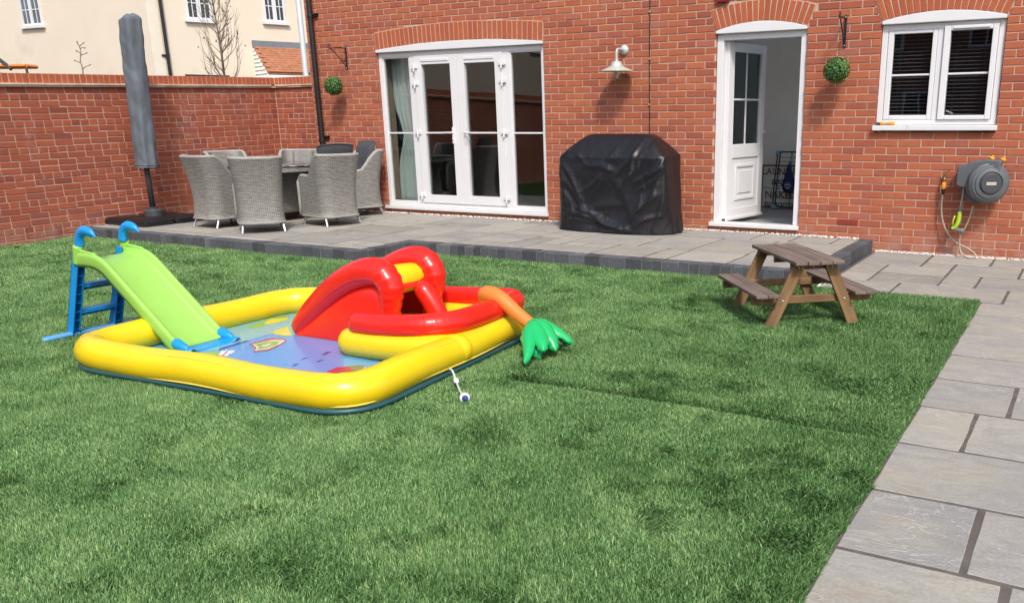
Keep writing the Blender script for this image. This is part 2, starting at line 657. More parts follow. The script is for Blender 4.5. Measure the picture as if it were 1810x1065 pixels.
    def build(s, name, mats, parent=None, smooth=False, bevel=0, seg=2, kind=None, origin=None, angle=None):
        me = bpy.data.meshes.new(name)
        v = s.v
        if origin is not None:
            v = [(p[0] - origin[0], p[1] - origin[1], p[2] - origin[2]) for p in v]
        me.from_pydata(v, [], s.f)
        if not isinstance(mats, (list, tuple)):
            mats = [mats]
        for m in mats:
            me.materials.append(m)
        if len(mats) > 1:
            me.polygons.foreach_set('material_index', s.fm)
        if s.uv is not None:
            l = me.uv_layers.new(name='UVMap')
            li = np.empty(len(me.loops), int)
            me.loops.foreach_get('vertex_index', li)
            l.data.foreach_set('uv', np.asarray(s.uv, float)[li].ravel())
        if smooth:
            me.polygons.foreach_set('use_smooth', [True] * len(me.polygons))
        me.update()
        o = bpy.data.objects.new(name, me)
        if origin is not None:
            o.location = origin
        COL.objects.link(o)
        if smooth and angle:
            md = o.modifiers.new('edge', 'EDGE_SPLIT')
            md.split_angle = R(angle)
        if bevel:
            md = o.modifiers.new('bevel', 'BEVEL')
            md.width = bevel
            md.segments = seg
            md.limit_method = 'ANGLE'
        attach(o, parent)
        if kind:
            o['kind'] = kind
        return o


def linked(name, me, mw, parent, kind=None):
    o = bpy.data.objects.new(name, me)
    o.matrix_basis = mw
    COL.objects.link(o)
    attach(o, parent)
    return o


def copy_tree(o, parent=None):
    """A thing with copies of its parts and their sub-parts (mesh data shared)."""
    kids = list(o.children)
    c = o.copy()
    COL.objects.link(c)
    if parent is not None:
        c.parent = parent
    for ch in kids:
        copy_tree(ch, c)
    return c


def spline(pts, n=8, closed=False):
    """Catmull-Rom through pts."""
    P = [Vector(p) for p in pts]
    out = []
    k = len(P)
    rng_ = range(k) if closed else range(k - 1)
    for i in rng_:
        p0 = P[(i - 1) % k] if closed or i > 0 else P[i] * 2 - P[i + 1]
        p1, p2 = P[i], P[(i + 1) % k]
        p3 = P[(i + 2) % k] if closed or i + 2 < k else p2 * 2 - p1
        for j in range(n):
            t = j / n
            out.append(.5 * ((2 * p1) + (p2 - p0) * t + (2 * p0 - 5 * p1 + 4 * p2 - p3) * t * t + (3 * p1 - p0 - 3 * p2 + p3) * t ** 3))
    if not closed:
        out.append(P[-1])
    return out


def rounded_rect(cs, rads, n=7):
    """Rounded polygon (ccw corner list of 2D points) -> list of 2D points with evenly broken sides."""
    out = []
    k = len(cs)
    for i in range(k):
        p, a, b = Vector(cs[i]), Vector(cs[i - 1]), Vector(cs[(i + 1) % k])
        da, db = (a - p).normalized(), (b - p).normalized()
        r = rads[i]
        s0, s1 = p + da * r, p + db * r
        for j in range(n + 1):
            t = j / n
            out.append(s0 * (1 - t) ** 2 + p * 2 * t * (1 - t) + s1 * t * t)
        nx = Vector(cs[(i + 1) % k])
        e = nx + (p - nx).normalized() * rads[(i + 1) % k]
        L = (e - s1).length
        m = max(1, int(L / .08))
        for j in range(1, m):
            out.append(s1.lerp(e, j / m))
    return out


# smooth value noise for numpy
def vnoise(x, y, seed=0):
    r = np.random.default_rng(seed)
    tab = r.random((64, 64))
    xi, yi = np.floor(x).astype(int), np.floor(y).astype(int)
    fx, fy = x - xi, y - yi
    fx, fy = fx * fx * (3 - 2 * fx), fy * fy * (3 - 2 * fy)
    a = tab[xi % 64, yi % 64]
    b = tab[(xi + 1) % 64, yi % 64]
    c = tab[xi % 64, (yi + 1) % 64]
    d = tab[(xi + 1) % 64, (yi + 1) % 64]
    return (a * (1 - fx) + b * fx) * (1 - fy) + (c * (1 - fx) + d * fx) * fy


def fbm(x, y, seed=0, oct=4):
    s, a, t = 0, 1, 0
    for i in range(oct):
        s = s + a * vnoise(x * 2 ** i + 7.3 * i, y * 2 ** i + 3.1 * i, seed + i)
        t += a
        a *= .5
    return s / t


# ================================================================== GROUND
PZ, LZ = 0.0, -0.12          # raised patio, lawn and path level
g = MB()
g.box(-40, 60, -60, 60, -.9, -.42)
go = g.build('ground', simple('earth', (.10, .085, .06), .95, .2))
go['kind'] = 'structure'

lawn = MB()
lawn.add([(-2.2, -18, LZ - .012), (9.0, -18, LZ - .012), (9.0, -2.30, LZ - .012), (7.6, -2.2, LZ - .012), (7.6, -1.9, LZ - .012), (3.2, -1.9, LZ - .012), (3.2, -2.7, LZ - .012), (-2.2, -2.7, LZ - .012)], [tuple(range(8))])
lo = lawn.build('lawn', M['turf_base'])
lo['kind'] = 'structure'

# ------------------------------------------------------------------ paving


def slab(name, x0, x1, y0, y1, zt, parent, gap=.007, th=.03, seed=0):
    """One riven slab: wavy outline, small chamfer, slightly out of level."""
    r = random.Random(seed)
    x0 += gap + r.uniform(-.003, .003)
    x1 -= gap + r.uniform(-.003, .003)
    y0 += gap + r.uniform(-.003, .003)
    y1 -= gap + r.uniform(-.003, .003)
    pts = []
    for (ax, ay), (bx, by) in (((x0, y0), (x1, y0)), ((x1, y0), (x1, y1)), ((x1, y1), (x0, y1)), ((x0, y1), (x0, y0))):
        L = math.hypot(bx - ax, by - ay)
        n = max(2, int(L / .13))
        nx, ny = (by - ay) / L, -(bx - ax) / L
        for i in range(n):
            t = i / n
            w = r.uniform(-.004, .003) if i else r.uniform(-.007, -.002)
            pts.append((ax + (bx - ax) * t + nx * w, ay + (by - ay) * t + ny * w))
    cx, cy = (x0 + x1) / 2, (y0 + y1) / 2
    dz = r.uniform(-.0006, .0014)
    tx, ty = r.uniform(-.0016, .0016), r.uniform(-.0016, .0016)
    k = len(pts)
    zf = lambda x, y: zt + dz + tx * (x - cx) + ty * (y - cy)
    ins = lambda p, q: (p[0] + (cx - p[0]) * q / max(.05, abs(cx - x0)) * .7, p[1] + (cy - p[1]) * q / max(.05, abs(cy - y0)) * .7)
    top = [(*ins(p, .006), zf(*p) + r.uniform(-.001, .001)) for p in pts]
    mid = [(*p, zf(*p) - .0055) for p in pts]
    bot = [(*p, zt - th) for p in pts]
    vs = top + mid + bot
    fs = [tuple(range(k))]
    for lv in (0, 1):
        for i in range(k):
            j = (i + 1) % k
            fs.append((lv * k + i, (lv + 1) * k + i, (lv + 1) * k + j, lv * k + j))
    m = MB()
    m.add(vs, fs)
    return m.build(name, M['slab'], parent, origin=(cx, cy, zt))


# lower path: bedding with the slabs on it
pb = MB()
pb.box(9.0, 13.2, -14, -2.31, LZ - .10, LZ - .0030)
pb.box(7.72, 13.2, -2.31, .02, LZ - .10, LZ - .0034)
path = pb.build('path', M['joint'])
path['kind'] = 'structure'
PATH = [
    (7.74, 8.32, -.83, -.03), (8.33, 8.905, -.54, -.03), (8.905, 9.56, -.54, -.03), (9.56, 10.2, -.54, -.03), (10.2, 10.9, -.54, -.03),
    (8.32, 8.61, -.83, -.54), (7.74, 8.03, -1.34, -.83), (7.74, 8.03, -1.75, -1.34), (8.03, 8.61, -1.275, -.83), (8.03, 8.61, -1.75, -1.275),
    (8.61, 9.19, -1.155, -.54), (9.19, 10.05, -1.125, -.54), (10.05, 10.9, -1.125, -.54), (8.61, 8.90, -1.75, -1.155), (8.90, 9.76, -1.75, -1.125 - .03), (9.76, 10.9, -1.75, -1.125),
    (7.74, 8.31, -2.31, -1.75), (8.31, 9.16, -2.31, -1.75), (9.16, 9.75, -2.34, -1.75), (9.75, 10.9, -2.34, -1.75),
    (9.0, 9.76, -2.795, -2.33), (9.76, 10.9, -2.795, -2.34), (9.0, 9.86, -3.39, -2.795), (9.86, 10.9, -3.39, -2.795), (9.0, 9.86, -3.99, -3.39), (9.86, 10.9, -3.99, -3.39), (9.0, 9.88, -4.53, -3.99), (9.88, 10.9, -4.53, -3.99),
    (9.0, 9.41, -5.065, -4.53), (9.41, 10.3, -5.065, -4.53), (9.0, 9.272, -5.62, -5.065), (9.272, 10.15, -5.62, -5.065), (9.0, 9.9, -6.17, -5.62), (9.9, 10.9, -6.17, -5.62),
    (9.0, 9.405, -6.70, -6.17), (9.405, 10.3, -6.70, -6.17), (9.0, 9.53, -7.28, -6.70), (9.53, 10.4, -7.28, -6.70),
    (9.0, 9.9, -7.87, -7.28), (9.9, 10.9, -7.87, -7.28), (9.0, 9.6, -8.45, -7.87), (9.6, 10.5, -8.45, -7.87), (9.0, 9.9, -9.05, -8.45), (9.9, 10.9, -9.05, -8.45), (9.0, 9.5, -9.6, -9.05), (9.5, 10.4, -9.6, -9.05)]
for y0_, y1_ in sorted(set((q[2], q[3]) for q in PATH if q[1] > 10.1)):
    xm = max(q[1] for q in PATH if q[2] == y0_ and q[3] == y1_)
    PATH += [(xm, 11.7, y0_, y1_), (11.7, 12.4, y0_, y1_), (12.4, 13.1, y0_, y1_)]
for i, q in enumerate(PATH):
    slab('paving_slab', *q, LZ, path, .0090, seed=i)

# raised patio
pt = MB()
pt.box(-1.9, 3.2, -2.88, .02, -.4, PZ - .0025)
pt.box(3.2, 7.62, -2.13, .02, -.4, PZ - .0028)
patio = pt.build('patio', M['joint'])
patio['kind'] = 'structure'
PAT = [
    (6.27, 6.86, -2.13, -1.575), (6.86, 7.575, -2.13, -1.585), (6.02, 6.27, -1.825, -1.56), (6.02, 6.27, -2.13, -1.825), (5.45, 6.02, -2.13, -1.49), (4.62, 5.45, -2.13, -1.745),
    (4.87, 5.125, -1.745, -1.49), (5.125, 5.45, -1.745, -1.49), (4.86, 5.65, -1.49, -.93), (5.65, 6.25, -.94, -.60), (5.65, 6.25, -1.49, -.94), (6.02, 6.25, -1.56, -1.49),
    (6.25, 6.85, -1.575, -.57), (6.85, 7.575, -1.1, -.56), (6.85, 7.575, -1.585, -1.1), (5.65, 6.52, -.57, -.06), (6.52, 6.94, -.57, -.06), (6.94, 7.37, -.54, -.06), (7.37, 7.575, -.54, -.06), (4.86, 5.65, -.93, -.40), (4.86, 5.65, -.40, -.06),
    (4.336, 4.86, -1.31, -.73), (4.336, 4.62, -1.745, -1.31), (4.62, 4.86, -1.745, -1.31), (4.336, 4.86, -.73, -.06), (4.336, 4.62, -2.13, -1.745)]
NX, NY = 22, 10                 # module grid for the rest of the terrace, random ashlar
occ = np.zeros((NX, NY), bool)
occ[18:, 7:] = True
cell, celly = .284, .29571
gx0, gy1 = 3.2 - 18 * cell, -.06
r_ = random.Random(5)


def free(i, j, w, h):
    return i + w <= NX and j + h <= NY and not occ[i:i + w, j:j + h].any()


cells = []
for i in range(NX):
    for j in range(NY):
        if occ[i, j]:
            continue
        opts = [(3, 2), (2, 2), (2, 3), (2, 1), (1, 2), (1, 1)]
        wts = [4, 5, 3, 2, 1, 1]
        while True:
            w, h = r_.choices(opts, wts)[0]
            if free(i, j, w, h):
                break
        occ[i:i + w, j:j + h] = True
        x0, x1 = gx0 + i * cell, gx0 + (i + w) * cell
        y1, y0 = gy1 - j * celly, max(gy1 - (j + h) * celly, -2.88)
        if y1 - y0 > .05:
            cells.append((x0, x1, y0, y1))
for i, q in enumerate(PAT + cells):
    slab('paving_slab', *q, PZ, patio, .0095, seed=100 + i)

# kerb of charcoal setts
kb = MB()
kb.box(-1.6, 3.2, -2.999, -2.885, -.4, PZ - .012)
kb.box(3.205, 3.294, -2.99, -2.135, -.4, PZ - .0125)
kb.box(3.297, 7.69, -2.244, -2.135, -.4, PZ - .013)
kb.box(7.6, 7.692, -2.13, .0, -.4, PZ - .0135)
kerb = kb.build('kerb', simple('pale kerb mortar', (.22, .22, .215), .95, .2, 12, .4, 120))
kerb['kind'] = 'structure'
SETT = []
for k in range(5):
    m = MB()
    r_ = random.Random(k)
    j = lambda a=.004: r_.uniform(-a, a)
    w, d, h = .0465, .06, .15
    c = .007
    t = [(-w + c + j(), -d + c + j(), j(.003)), (w - c + j(), -d + c + j(), j(.003)), (w - c + j(), d - c + j(), j(.003)), (-w + c + j(), d - c + j(), j(.003))]
    u = [(-w, -d, -c + j(.003)), (w, -d, -c + j(.003)), (w, d, -c), (-w, d, -c)]
    b = [(-w + j(.003), -d + j(.003), -h), (w + j(.003), -d + j(.003), -h), (w, d, -h), (-w, d, -h)]
    m.add(t + u + b, [(0, 1, 2, 3)] + [(4 * l + i, 4 * l + 4 + i, 4 * l + 4 + (i + 1) % 4, 4 * l + (i + 1) % 4) for l in (0, 1) for i in range(4)])
    me = bpy.data.meshes.new('sett')
    me.from_pydata(m.v, [], m.f)
    me.materials.append(M['kerb'])
    SETT.append(me)
r_ = random.Random(3)


def setts(p, q, rz):
    p, q = Vector(p), Vector(q)
    L = (q - p).length
    d = (q - p).normalized()
    ws = []
    while sum(ws) < L - .06:
        ws.append(.1 if r_.random() < .8 else .17)
    k = L / sum(ws)
    s = 0
    for w in ws:
        w *= k
        c = p + d * (s + w / 2)
        mw = Matrix.Translation((c.x, c.y, PZ + r_.uniform(-.004, .003))) @ Matrix.Rotation(rz + r_.uniform(-.015, .015), 4, 'Z') @ Matrix.Diagonal(((w - .0095) / .093, 1, 1, 1))
        linked('kerb_block', r_.choice(SETT), mw, kerb)
        s += w


setts((-1.35, -2.945), (3.30, -2.945), 0)
setts((3.24, -2.883), (3.24, -2.25), PI / 2)
setts((3.18, -2.19), (7.70, -2.19), 0)
setts((7.638, -2.13), (7.638, -.02), PI / 2)

# white pebbles along the foot of the house wall
gm = MB()
r_ = random.Random(11)


def pebble(x, y, z, s):
    a = r_.uniform(0, 6.28)
    pts = []
    for k in range(5):
        t = a + k * 1.2566
        pts.append((x + math.cos(t) * s * r_.uniform(.7, 1.2), y + math.sin(t) * s * r_.uniform(.7, 1.2), z))
    o = len(pts)
    gm.add(pts + [(x, y, z + s * r_.uniform(.7, 1.1)), ], [(k, (k + 1) % 5, 5) for k in range(5)])


for i in range(1500):
    x = r_.uniform(.2, 7.56)
    pebble(x, r_.uniform(-.05, -.004), PZ - .006 + r_.uniform(0, .012), r_.uniform(.006, .014))
for i in range(700):
    x = r_.uniform(7.72, 10.4)
    pebble(x, r_.uniform(-.05, -.004), LZ - .006 + r_.uniform(0, .012), r_.uniform(.006, .014))
for i in range(150):
    pebble(r_.uniform(-1.3, -.9), r_.uniform(-2.85, -1.0), PZ - .004, r_.uniform(.005, .011))
for i in range(60):
    pebble(r_.uniform(7.70, 7.76), r_.uniform(-2.3, -1.9), LZ - .006, r_.uniform(.006, .014))
gm.build('gravel', M['gravel'], kind='stuff')

# ================================================================== HOUSE
house = thing('brick_house', 'red brick house with white french doors, open back door and window behind the patio', 'house', (4.5, .15, 0))
# openings: x0, x1, z0, z1 (z1 = springing), soffit rise, extrados half-width growth
OPEN = {'french': (.945, 3.62, .055, 2.150), 'door': (5.862, 6.876, .055, 2.150), 'window': (7.630, 8.776, 1.10, 2.150)}
ARCH = {'french': (.945, 3.62, 2.165, 2.228, .93, 3.631, 2.381, 2.452), 'door': (5.862, 6.876, 2.160, 2.236, 5.785, 6.958, 2.367, 2.448), 'window': (7.630, 8.776, 2.162, 2.232, 7.545, 8.86, 2.367, 2.445)}


def arc_z(x, x0, x1, z0, zc):
    t = (x - (x0 + x1) / 2) / ((x1 - x0) / 2)
    return zc - (zc - z0) * t * t


mw_ = MB()
xs = [-.33] + [v for k in ('french', 'door', 'window') for v in (OPEN[k][0] - .004, OPEN[k][1] + .004)] + [13.0]
zb, zt_ = -.35, 6.3
for i in range(len(xs) - 1):
    a, b = xs[i], xs[i + 1]
    if i % 2 == 0:
        mw_.box(a, b, .006, .30, zb, zt_)
    else:
        o = list(OPEN.values())[i // 2]
        mw_.box(a, b, .006, .30, zb, o[2] - .004)
        mw_.box(a, b, .006, .30, o[3] + .003, zt_)
wall = mw_.build('wall', M['mortar'], house)


def brick_verts(w, d, h, r, ch=.004, depth=.1):
    """Brick with its face at d=0 outward; local frame s (along), o (out of wall), z."""
    j = lambda a: r.uniform(-a, a)
    hw, hh = w / 2, h / 2
    f = [(-hw + ch + j(.0012), d + j(.001), -hh + ch + j(.001)), (hw - ch + j(.0012), d + j(.001), -hh + ch + j(.001)), (hw - ch + j(.0012), d + j(.001), hh - ch + j(.001)), (-hw + ch + j(.0012), d + j(.001), hh - ch + j(.001))]
    m = [(-hw, d - ch, -hh), (hw, d - ch, -hh), (hw, d - ch, hh), (-hw, d - ch, hh)]
    b = [(p[0], -depth, p[2]) for p in m]
    return f + m + b


BF = [(0, 1, 2, 3)] + [(4 * l + i, 4 * l + 4 + i, 4 * l + 4 + (i + 1) % 4, 4 * l + (i + 1) % 4) for l in (0, 1) for i in range(4)]


def lay(bricks, parent, single_mat, many_mat, T, nmax=300, many_name='brickwork'):
    """bricks: list of (s, z, w, h, tilt, mats) in the wall frame; T maps (s, o, z) to the world. The nmax that show largest become objects."""
    r = random.Random(21)
    P = np.array([T(b[0], 0, b[1]) for b in bricks])
    px, py, dep = project(P)
    inside = (px > -5) & (px < PW + 5) & (py > -5) & (py < PH + 5) & (dep > 0)
    area = np.where(inside, np.array([b[2] * b[3] for b in bricks]) / dep ** 2, 0)
    order = np.argsort(-area)
    chosen = set(int(k) for k in order[:nmax] if area[k] > 0)
    variants = {}
    many = {}
    for k, (s, z, w, h, tilt, kind) in enumerate(bricks):
        d = r.uniform(-.0015, .0022)
        if k in chosen:
            key = (round(w, 2), round(h, 2), kind, r.randrange(4))
            if key not in variants:
                vv = brick_verts(w, 0, h, r)
                me = bpy.data.meshes.new('brick')
                # mesh local frame: x along, y into wall, z up
                me.from_pydata([(p[0], -p[1], p[2]) for p in vv], [], BF)
                me.materials.append(single_mat[kind])
                variants[key] = me
            o = Vector(T(s, d, z))
            ex = (Vector(T(s + 1, d, z)) - o).normalized()
            ez = Vector((0, 0, 1))
            ey = (o - Vector(T(s, d + 1, z))).normalized()     # into the wall
            ex = ey.cross(ez).normalized()
            ez = ex.cross(ey)
            mt = Matrix((ex, ey, ez)).transposed().to_4x4()
            mt = Matrix.Translation(o) @ mt @ Matrix.Rotation(tilt + r.uniform(-.003, .003), 4, 'Y')
            linked('brick', variants[key], mt, parent)
        else:
            ct, st = math.cos(-tilt), math.sin(-tilt)
            vv = brick_verts(w, d, h, r)
            vv = [T(s + p[0] * ct - p[2] * st, p[1], z + p[0] * st + p[2] * ct) for p in vv]
            many.setdefault(kind, MB()).add(vv, BF)
    for kind, mb in many.items():
        mb.build(many_name, many_mat[kind], parent, kind='stuff')


HB = []
r_ = random.Random(9)
for J in range(-52, 33):
    zt = 2.3 - .075 * J
    zc = zt - .0375
    half = (J % 2 == 0)
    row = []
    n0 = -2
    x = -.33
    n = 0
    edges = [-.33]
    e = .225 * math.ceil((-.33 + .06) / .225) - (.1125 if half else 0)
    while e < 12.95:
        if e > -.27:
            edges.append(e)
        e += .225
    for a, b in zip(edges[:-1], edges[1:]):
        segs = [(a, b)]
        for k, (x0, x1, z0, z1) in OPEN.items():
            if z0 - .01 < zc < z1:
                ns = []
                for p, q in segs:
                    if q <= x0 or p >= x1:
                        ns.append((p, q))
                    else:
                        if p < x0:
                            ns.append((p, x0 + .005))
                        if q > x1:
                            ns.append((x1 - .005, q))
                segs = ns
            elif z1 <= zc:
                A = ARCH[k]
                ns = []
                for p, q in segs:
                    c = (p + q) / 2
                    t = (zc - A[2]) / (A[6] - A[2])
                    lx0 = A[0] + (A[4] - A[0]) * min(max(t, 0), 1)
                    lx1 = A[1] + (A[5] - A[1]) * min(max(t, 0), 1)
                    top_here = arc_z(min(max(c, A[4]), A[5]), A[4], A[5], A[6], A[7])
                    if zc - .036 < top_here and q > lx0 + .002 and p < lx1 - .002 and zc < A[7] + .02:
                        if zc < A[6]:
                            if p < lx0 - .02:
                                ns.append((p, lx0))
                            if q > lx1 + .02:
                                ns.append((lx1, q))
                        elif zc > top_here - .012:
                            ns.append((p, q))       # cut course behind the arch ring
                    else:
                        ns.append((p, q))
                segs = ns
        for p, q in segs:
            if q - p > .03:
                HB.append(((p + q) / 2, zc + r_.uniform(-.001, .001), q - p - .010 + r_.uniform(-.003, .002), .065 + r_.uniform(-.002, .0015), 0, 'wall'))
# arch rings of soldier bricks
for k, n in (('french', 36), ('door', 17), ('window', 19)):
    x0, x1, zs, zsc, X0, X1, ze, zec = ARCH[k]
    poly = []
    for i in range(25):
        t = i / 24
        xa = x0 + (x1 - x0) * t
        poly.append((xa, arc_z(xa, x0, x1, zs, zsc)))
    for i in range(25):
        t = 1 - i / 24
        xa = X0 + (X1 - X0) * t
        poly.append((xa, arc_z(xa, X0, X1, ze, zec) + .004))
    bed = MB()
    bed.prism(poly, (0, -.0035, 0), (1, 0, 0), (0, 0, 1), (0, 1, 0), .009)
    bed.build('arch_mortar', M['mortar'], wall)
    for i in range(n):
        t = (i + .5) / n
        a = Vector((x0 + (x1 - x0) * t, 0, 0))
        a.z = arc_z(a.x, x0, x1, zs, zsc)
        b = Vector((X0 + (X1 - X0) * t, 0, 0))
        b.z = arc_z(b.x, X0, X1, ze, zec)
        c = (a + b) / 2
        L = (b - a).length
        ang = math.atan2(b.x - a.x, b.z - a.z)
        wd = ((x1 - x0) + (X1 - X0)) / 2 / n - .0095
        HB.append((c.x, c.z, wd, L - .008, ang, 'arch'))


def T_house(s, o, z):
    return (s, -o, z)


def T_arch(s, o, z):
    return (s, -o - .0075, z)


wall_b = [b for b in HB if b[5] == 'wall']
arch_b = [b for b in HB if b[5] == 'arch']
lay(wall_b, wall, {'wall': M['brick_one']}, {'wall': M['brick_many']}, T_house, 228)
lay(arch_b, wall, {'arch': M['arch_one']}, {'arch': M['arch_many']}, T_arch, 72, 'arch_brickwork')

# white curved head panels
for k in ('french', 'door', 'window'):
    x0, x1, zs, zsc = ARCH[k][:4]
    m = MB()
    poly = [(x0 + .003, 2.128), (x1 - .003, 2.128)]
    for i in range(25):
        t = 1 - i / 24
        xa = x0 + .003 + (x1 - x0 - .006) * t
        poly.append((xa, arc_z(xa, x0, x1, zs - .004, zsc - .003)))
    m.prism(poly, (0, -.022, 0), (1, 0, 0), (0, 0, 1), (0, 1, 0), .06)
    m.build('arch_panel', M['upvc'], house, bevel=.006)

FY = .03      # front of the frames


def frame_bars(m, x0, x1, z0, z1, w, y0, y1, wb=None):
    wb = w if wb is None else wb
    m.box(x0, x0 + w, y0, y1, z0, z1)
    m.box(x1 - w, x1, y0, y1, z0, z1)
    m.box(x0 + w, x1 - w, y0 + .0008, y1, z1 - w, z1)
    m.box(x0 + w, x1 - w, y0 + .0008, y1, z0, z0 + wb)


# ---- french doors
fd = MB()
fd.box(.948, 1.005, FY, .11, .10, 2.126)
fd.box(3.575, 3.617, FY, .11, .10, 2.126)
fd.box(1.005, 3.575, FY + .001, .11, 2.068, 2.126)
fd.box(1.005, 3.575, FY + .001, .11, .10, .152)
for a, b in ((1.475, 1.575), (2.99, 3.095)):
    fd.box(a, b, FY + .001, .11, .152, 2.068)
fdo = fd.build('french_doors', M['upvc'], house, bevel=.004)
frs = MB()
frs.box(.915, 3.635, -.035, .12, .056, .098)
frs.build('sill', M['upvc_sill'], fdo, bevel=.005)
for a, b, lo_, hi in ((1.005, 1.475, .152, 2.068), (3.095, 3.575, .152, 2.068)):
    bead = MB()
    frame_bars(bead, a, b, lo_, hi, .018, FY + .012, .09)
    bead.box(a, b, FY + .018, FY + .03, 1.073, 1.094)
    bead.build('glazing_bead', M['upvc'], fdo, bevel=.003)
for a, b in ((1.025, 1.456), (3.113, 3.557)):
    m = MB()
    m.box(a, b, FY + .034, FY + .040, .17, 2.05)
    m.build('pane', M['glass'], fdo)
for a, b, ga, gb, hs in ((1.577, 2.272, 1.685, 2.142, 2.17), (2.275, 2.988, 2.394, 2.865, 2.372)):
    lf = MB()
    frame_bars(lf, a, b, .155, 2.066, .085 + (.025 if a < 2 else .03), FY - .012, .085)
    lf.box(ga - .004, gb + .004, FY + .004, FY + .022, 1.075, 1.096)
    w = .09
    lf.box(ga, gb, FY - .020, FY - .0125, 1.992, 2.028)
    lo2 = lf.build('door_leaf', M['upvc'], fdo, bevel=.006)
    m = MB()
    m.box(ga - .012, gb + .012, FY + .03, FY + .036, .20, 1.97)
    m.build('pane', M['glass'], fdo)
    h = MB()
    h.box(hs - .016, hs + .016, FY - .024, FY - .0125, .95, 1.16)
    sg = 1 if a > 2 else -1
    h.tube([(hs, FY - .02, 1.09), (hs, FY - .055, 1.09), (hs + sg * .02, FY - .06, 1.09), (hs + sg * .13, FY - .058, 1.088)], .010, 8)
    h.lathe([(.012, 0), (.012, .006)], (hs, FY - .0245, 1.0), 10, (0, -1, 0))
    h.build('handle', M['upvc'], fdo, smooth=True, angle=40)
    hx = 1.575 if a < 2 else 2.99
    for z in (1.93, 1.72, 1.09, .26):
        hg = MB()
        hg.box(hx - .05, hx + .055, FY - .030, FY - .012, z - .022, z + .022)
        hg.tube([(hx - sg * -.0, FY - .034, z - .06), (hx, FY - .034, z + .045)], .012, 8)
        hg.build('hinge', M['upvc'], fdo, bevel=.003)

# ---- back door and its open leaf
bd = MB()
bd.box(5.866, 5.942, FY, .11, .10, 2.126)
bd.box(6.806, 6.872, FY, .11, .10, 2.126)
bd.box(5.942, 6.806, FY + .001, .11, 2.062, 2.126)
bdo = bd.build('back_door_frame', M['upvc'], house, bevel=.005)
s_ = MB()
s_.box(5.835, 6.885, -.04, .12, .052, .098)
s_.build('threshold', M['upvc_sill'], bdo, bevel=.006)
th = R(80)
ex, ey = Vector((math.cos(th), math.sin(th), 0)), Vector((math.sin(th), -math.cos(th), 0))
LH = Vector((5.952, .105, 0))


def lbox(m, a, b, y0, y1, z0, z1, mi=0):
    c = LH + ex * ((a + b) / 2) + ey * ((y0 + y1) / 2) + Vector((0, 0, (z0 + z1) / 2))
    m.obox(c, (ex, ey, (0, 0, 1)), ((b - a) / 2, (y1 - y0) / 2, (z1 - z0) / 2), mi)


leaf = MB()
W = .842
lbox(leaf, 0, .125, -.035, .035, .12, 2.05)
lbox(leaf, W - .105, W, -.035, .035, .12, 2.05)
lbox(leaf, .125, W - .105, -.034, .034, 1.955, 2.05)
lbox(leaf, .125, W - .105, -.034, .034, .12, .235)
lbox(leaf, .125, W - .105, -.034, .034, .80, .955)
lbox(leaf, .125, W - .105, -.018, .020, .235, .80)
leafo = leaf.build('door_leaf', M['upvc'], bdo, bevel=.007)
pn = MB()
for d0, d1, z0, z1, y1 in ((.21, W - .19, .32, .73, .034),):
    lbox(pn, d0, d0 + .035, .021, y1, z0, z1)
    lbox(pn, d1 - .035, d1, .021, y1, z0, z1)
    lbox(pn, d0 + .035, d1 - .035, .021, y1 - .001, z1 - .035, z1)
    lbox(pn, d0 + .035, d1 - .035, .021, y1 - .001, z0, z0 + .035)
    lbox(pn, d0 + .075, d1 - .075, .021, .030, z0 + .075, z1 - .075)
lbox(pn, -.005, W + .008, .034, .052, .10, .135)
pn.build('moulded_panel', M['upvc'], bdo, bevel=.005)
gl = MB()
lbox(gl, .118, W - .098, -.004, .004, .94, 1.965)
gl.build('pane', glass_mat('obscured glass', (.30, .36, .36), 1.6), bdo)
gb = MB()
lbox(gb, (W + .02) / 2 - .01, (W + .02) / 2 + .01, .005, .014, .955, 1.955)
lbox(gb, .125, W - .105, .005, .013, 1.44, 1.46)
gb.build('glazing_bar', M['upvc'], bdo)
hd = MB()
lbox(hd, W - .075, W - .035, .035, .05, .95, 1.17)
p0 = LH + ex * (W - .055) + ey * .05 + Vector((0, 0, 1.085))
hd.tube([p0, p0 + ey * .035, p0 + ey * .045 - ex * .02, p0 + ey * .045 - ex * .12], .011, 8)
lbox(hd, W - .001, W + .003, -.02, .02, .70, 1.35)
p1 = LH + ex * (W - .055) - ey * .036 + Vector((0, 0, 1.085))
hd.tube([p1, p1 - ey * .035, p1 - ey * .05 + ex * .01], .011, 8)
hd.build('handle', simple('satin chrome', (.62, .62, .62), .3, .03), bdo, bevel=.003)

# ---- window
wd = MB()
frame_bars(wd, 7.633, 8.773, 1.165, 2.126, .058, FY, .10, .05)
wd.box(8.165, 8.222, FY + .001, .10, 1.215, 2.068)
wdo = wd.build('window', M['upvc'], house, bevel=.005)
sl_ = MB()
sl_.box(7.612, 8.79, -.055, .11, 1.112, 1.162)
sl_.build('sill', M['upvc_sill'], wdo, bevel=.007)
for a, b, z0, z1, ga, gb_, g0, g1 in ((7.695, 8.163, 1.217, 2.066, 7.749, 8.118, 1.262, 2.037), (8.225, 8.712, 1.217, 2.090, 8.285, 8.660, 1.258, 2.044)):
    m = MB()
    yo = FY - (.0 if a < 8 else .022)
    m.box(a, ga, yo, .08, z0, z1)
    m.box(gb_, b, yo, .08, z0, z1)
    m.box(ga, gb_, yo + .001, .08, g1, z1)
    m.box(ga, gb_, yo + .001, .08, z0, g0)
    m.box(ga, gb_, FY + .012, FY + .024, 1.638, 1.657)
    m.build('sash', M['upvc'], wdo, bevel=.006)
    p = MB()
    p.box(ga - .005, gb_ + .005, FY + .028, FY + .034, g0 - .005, g1 + .005)
    p.build('pane', M['glass'], wdo)
v = MB()
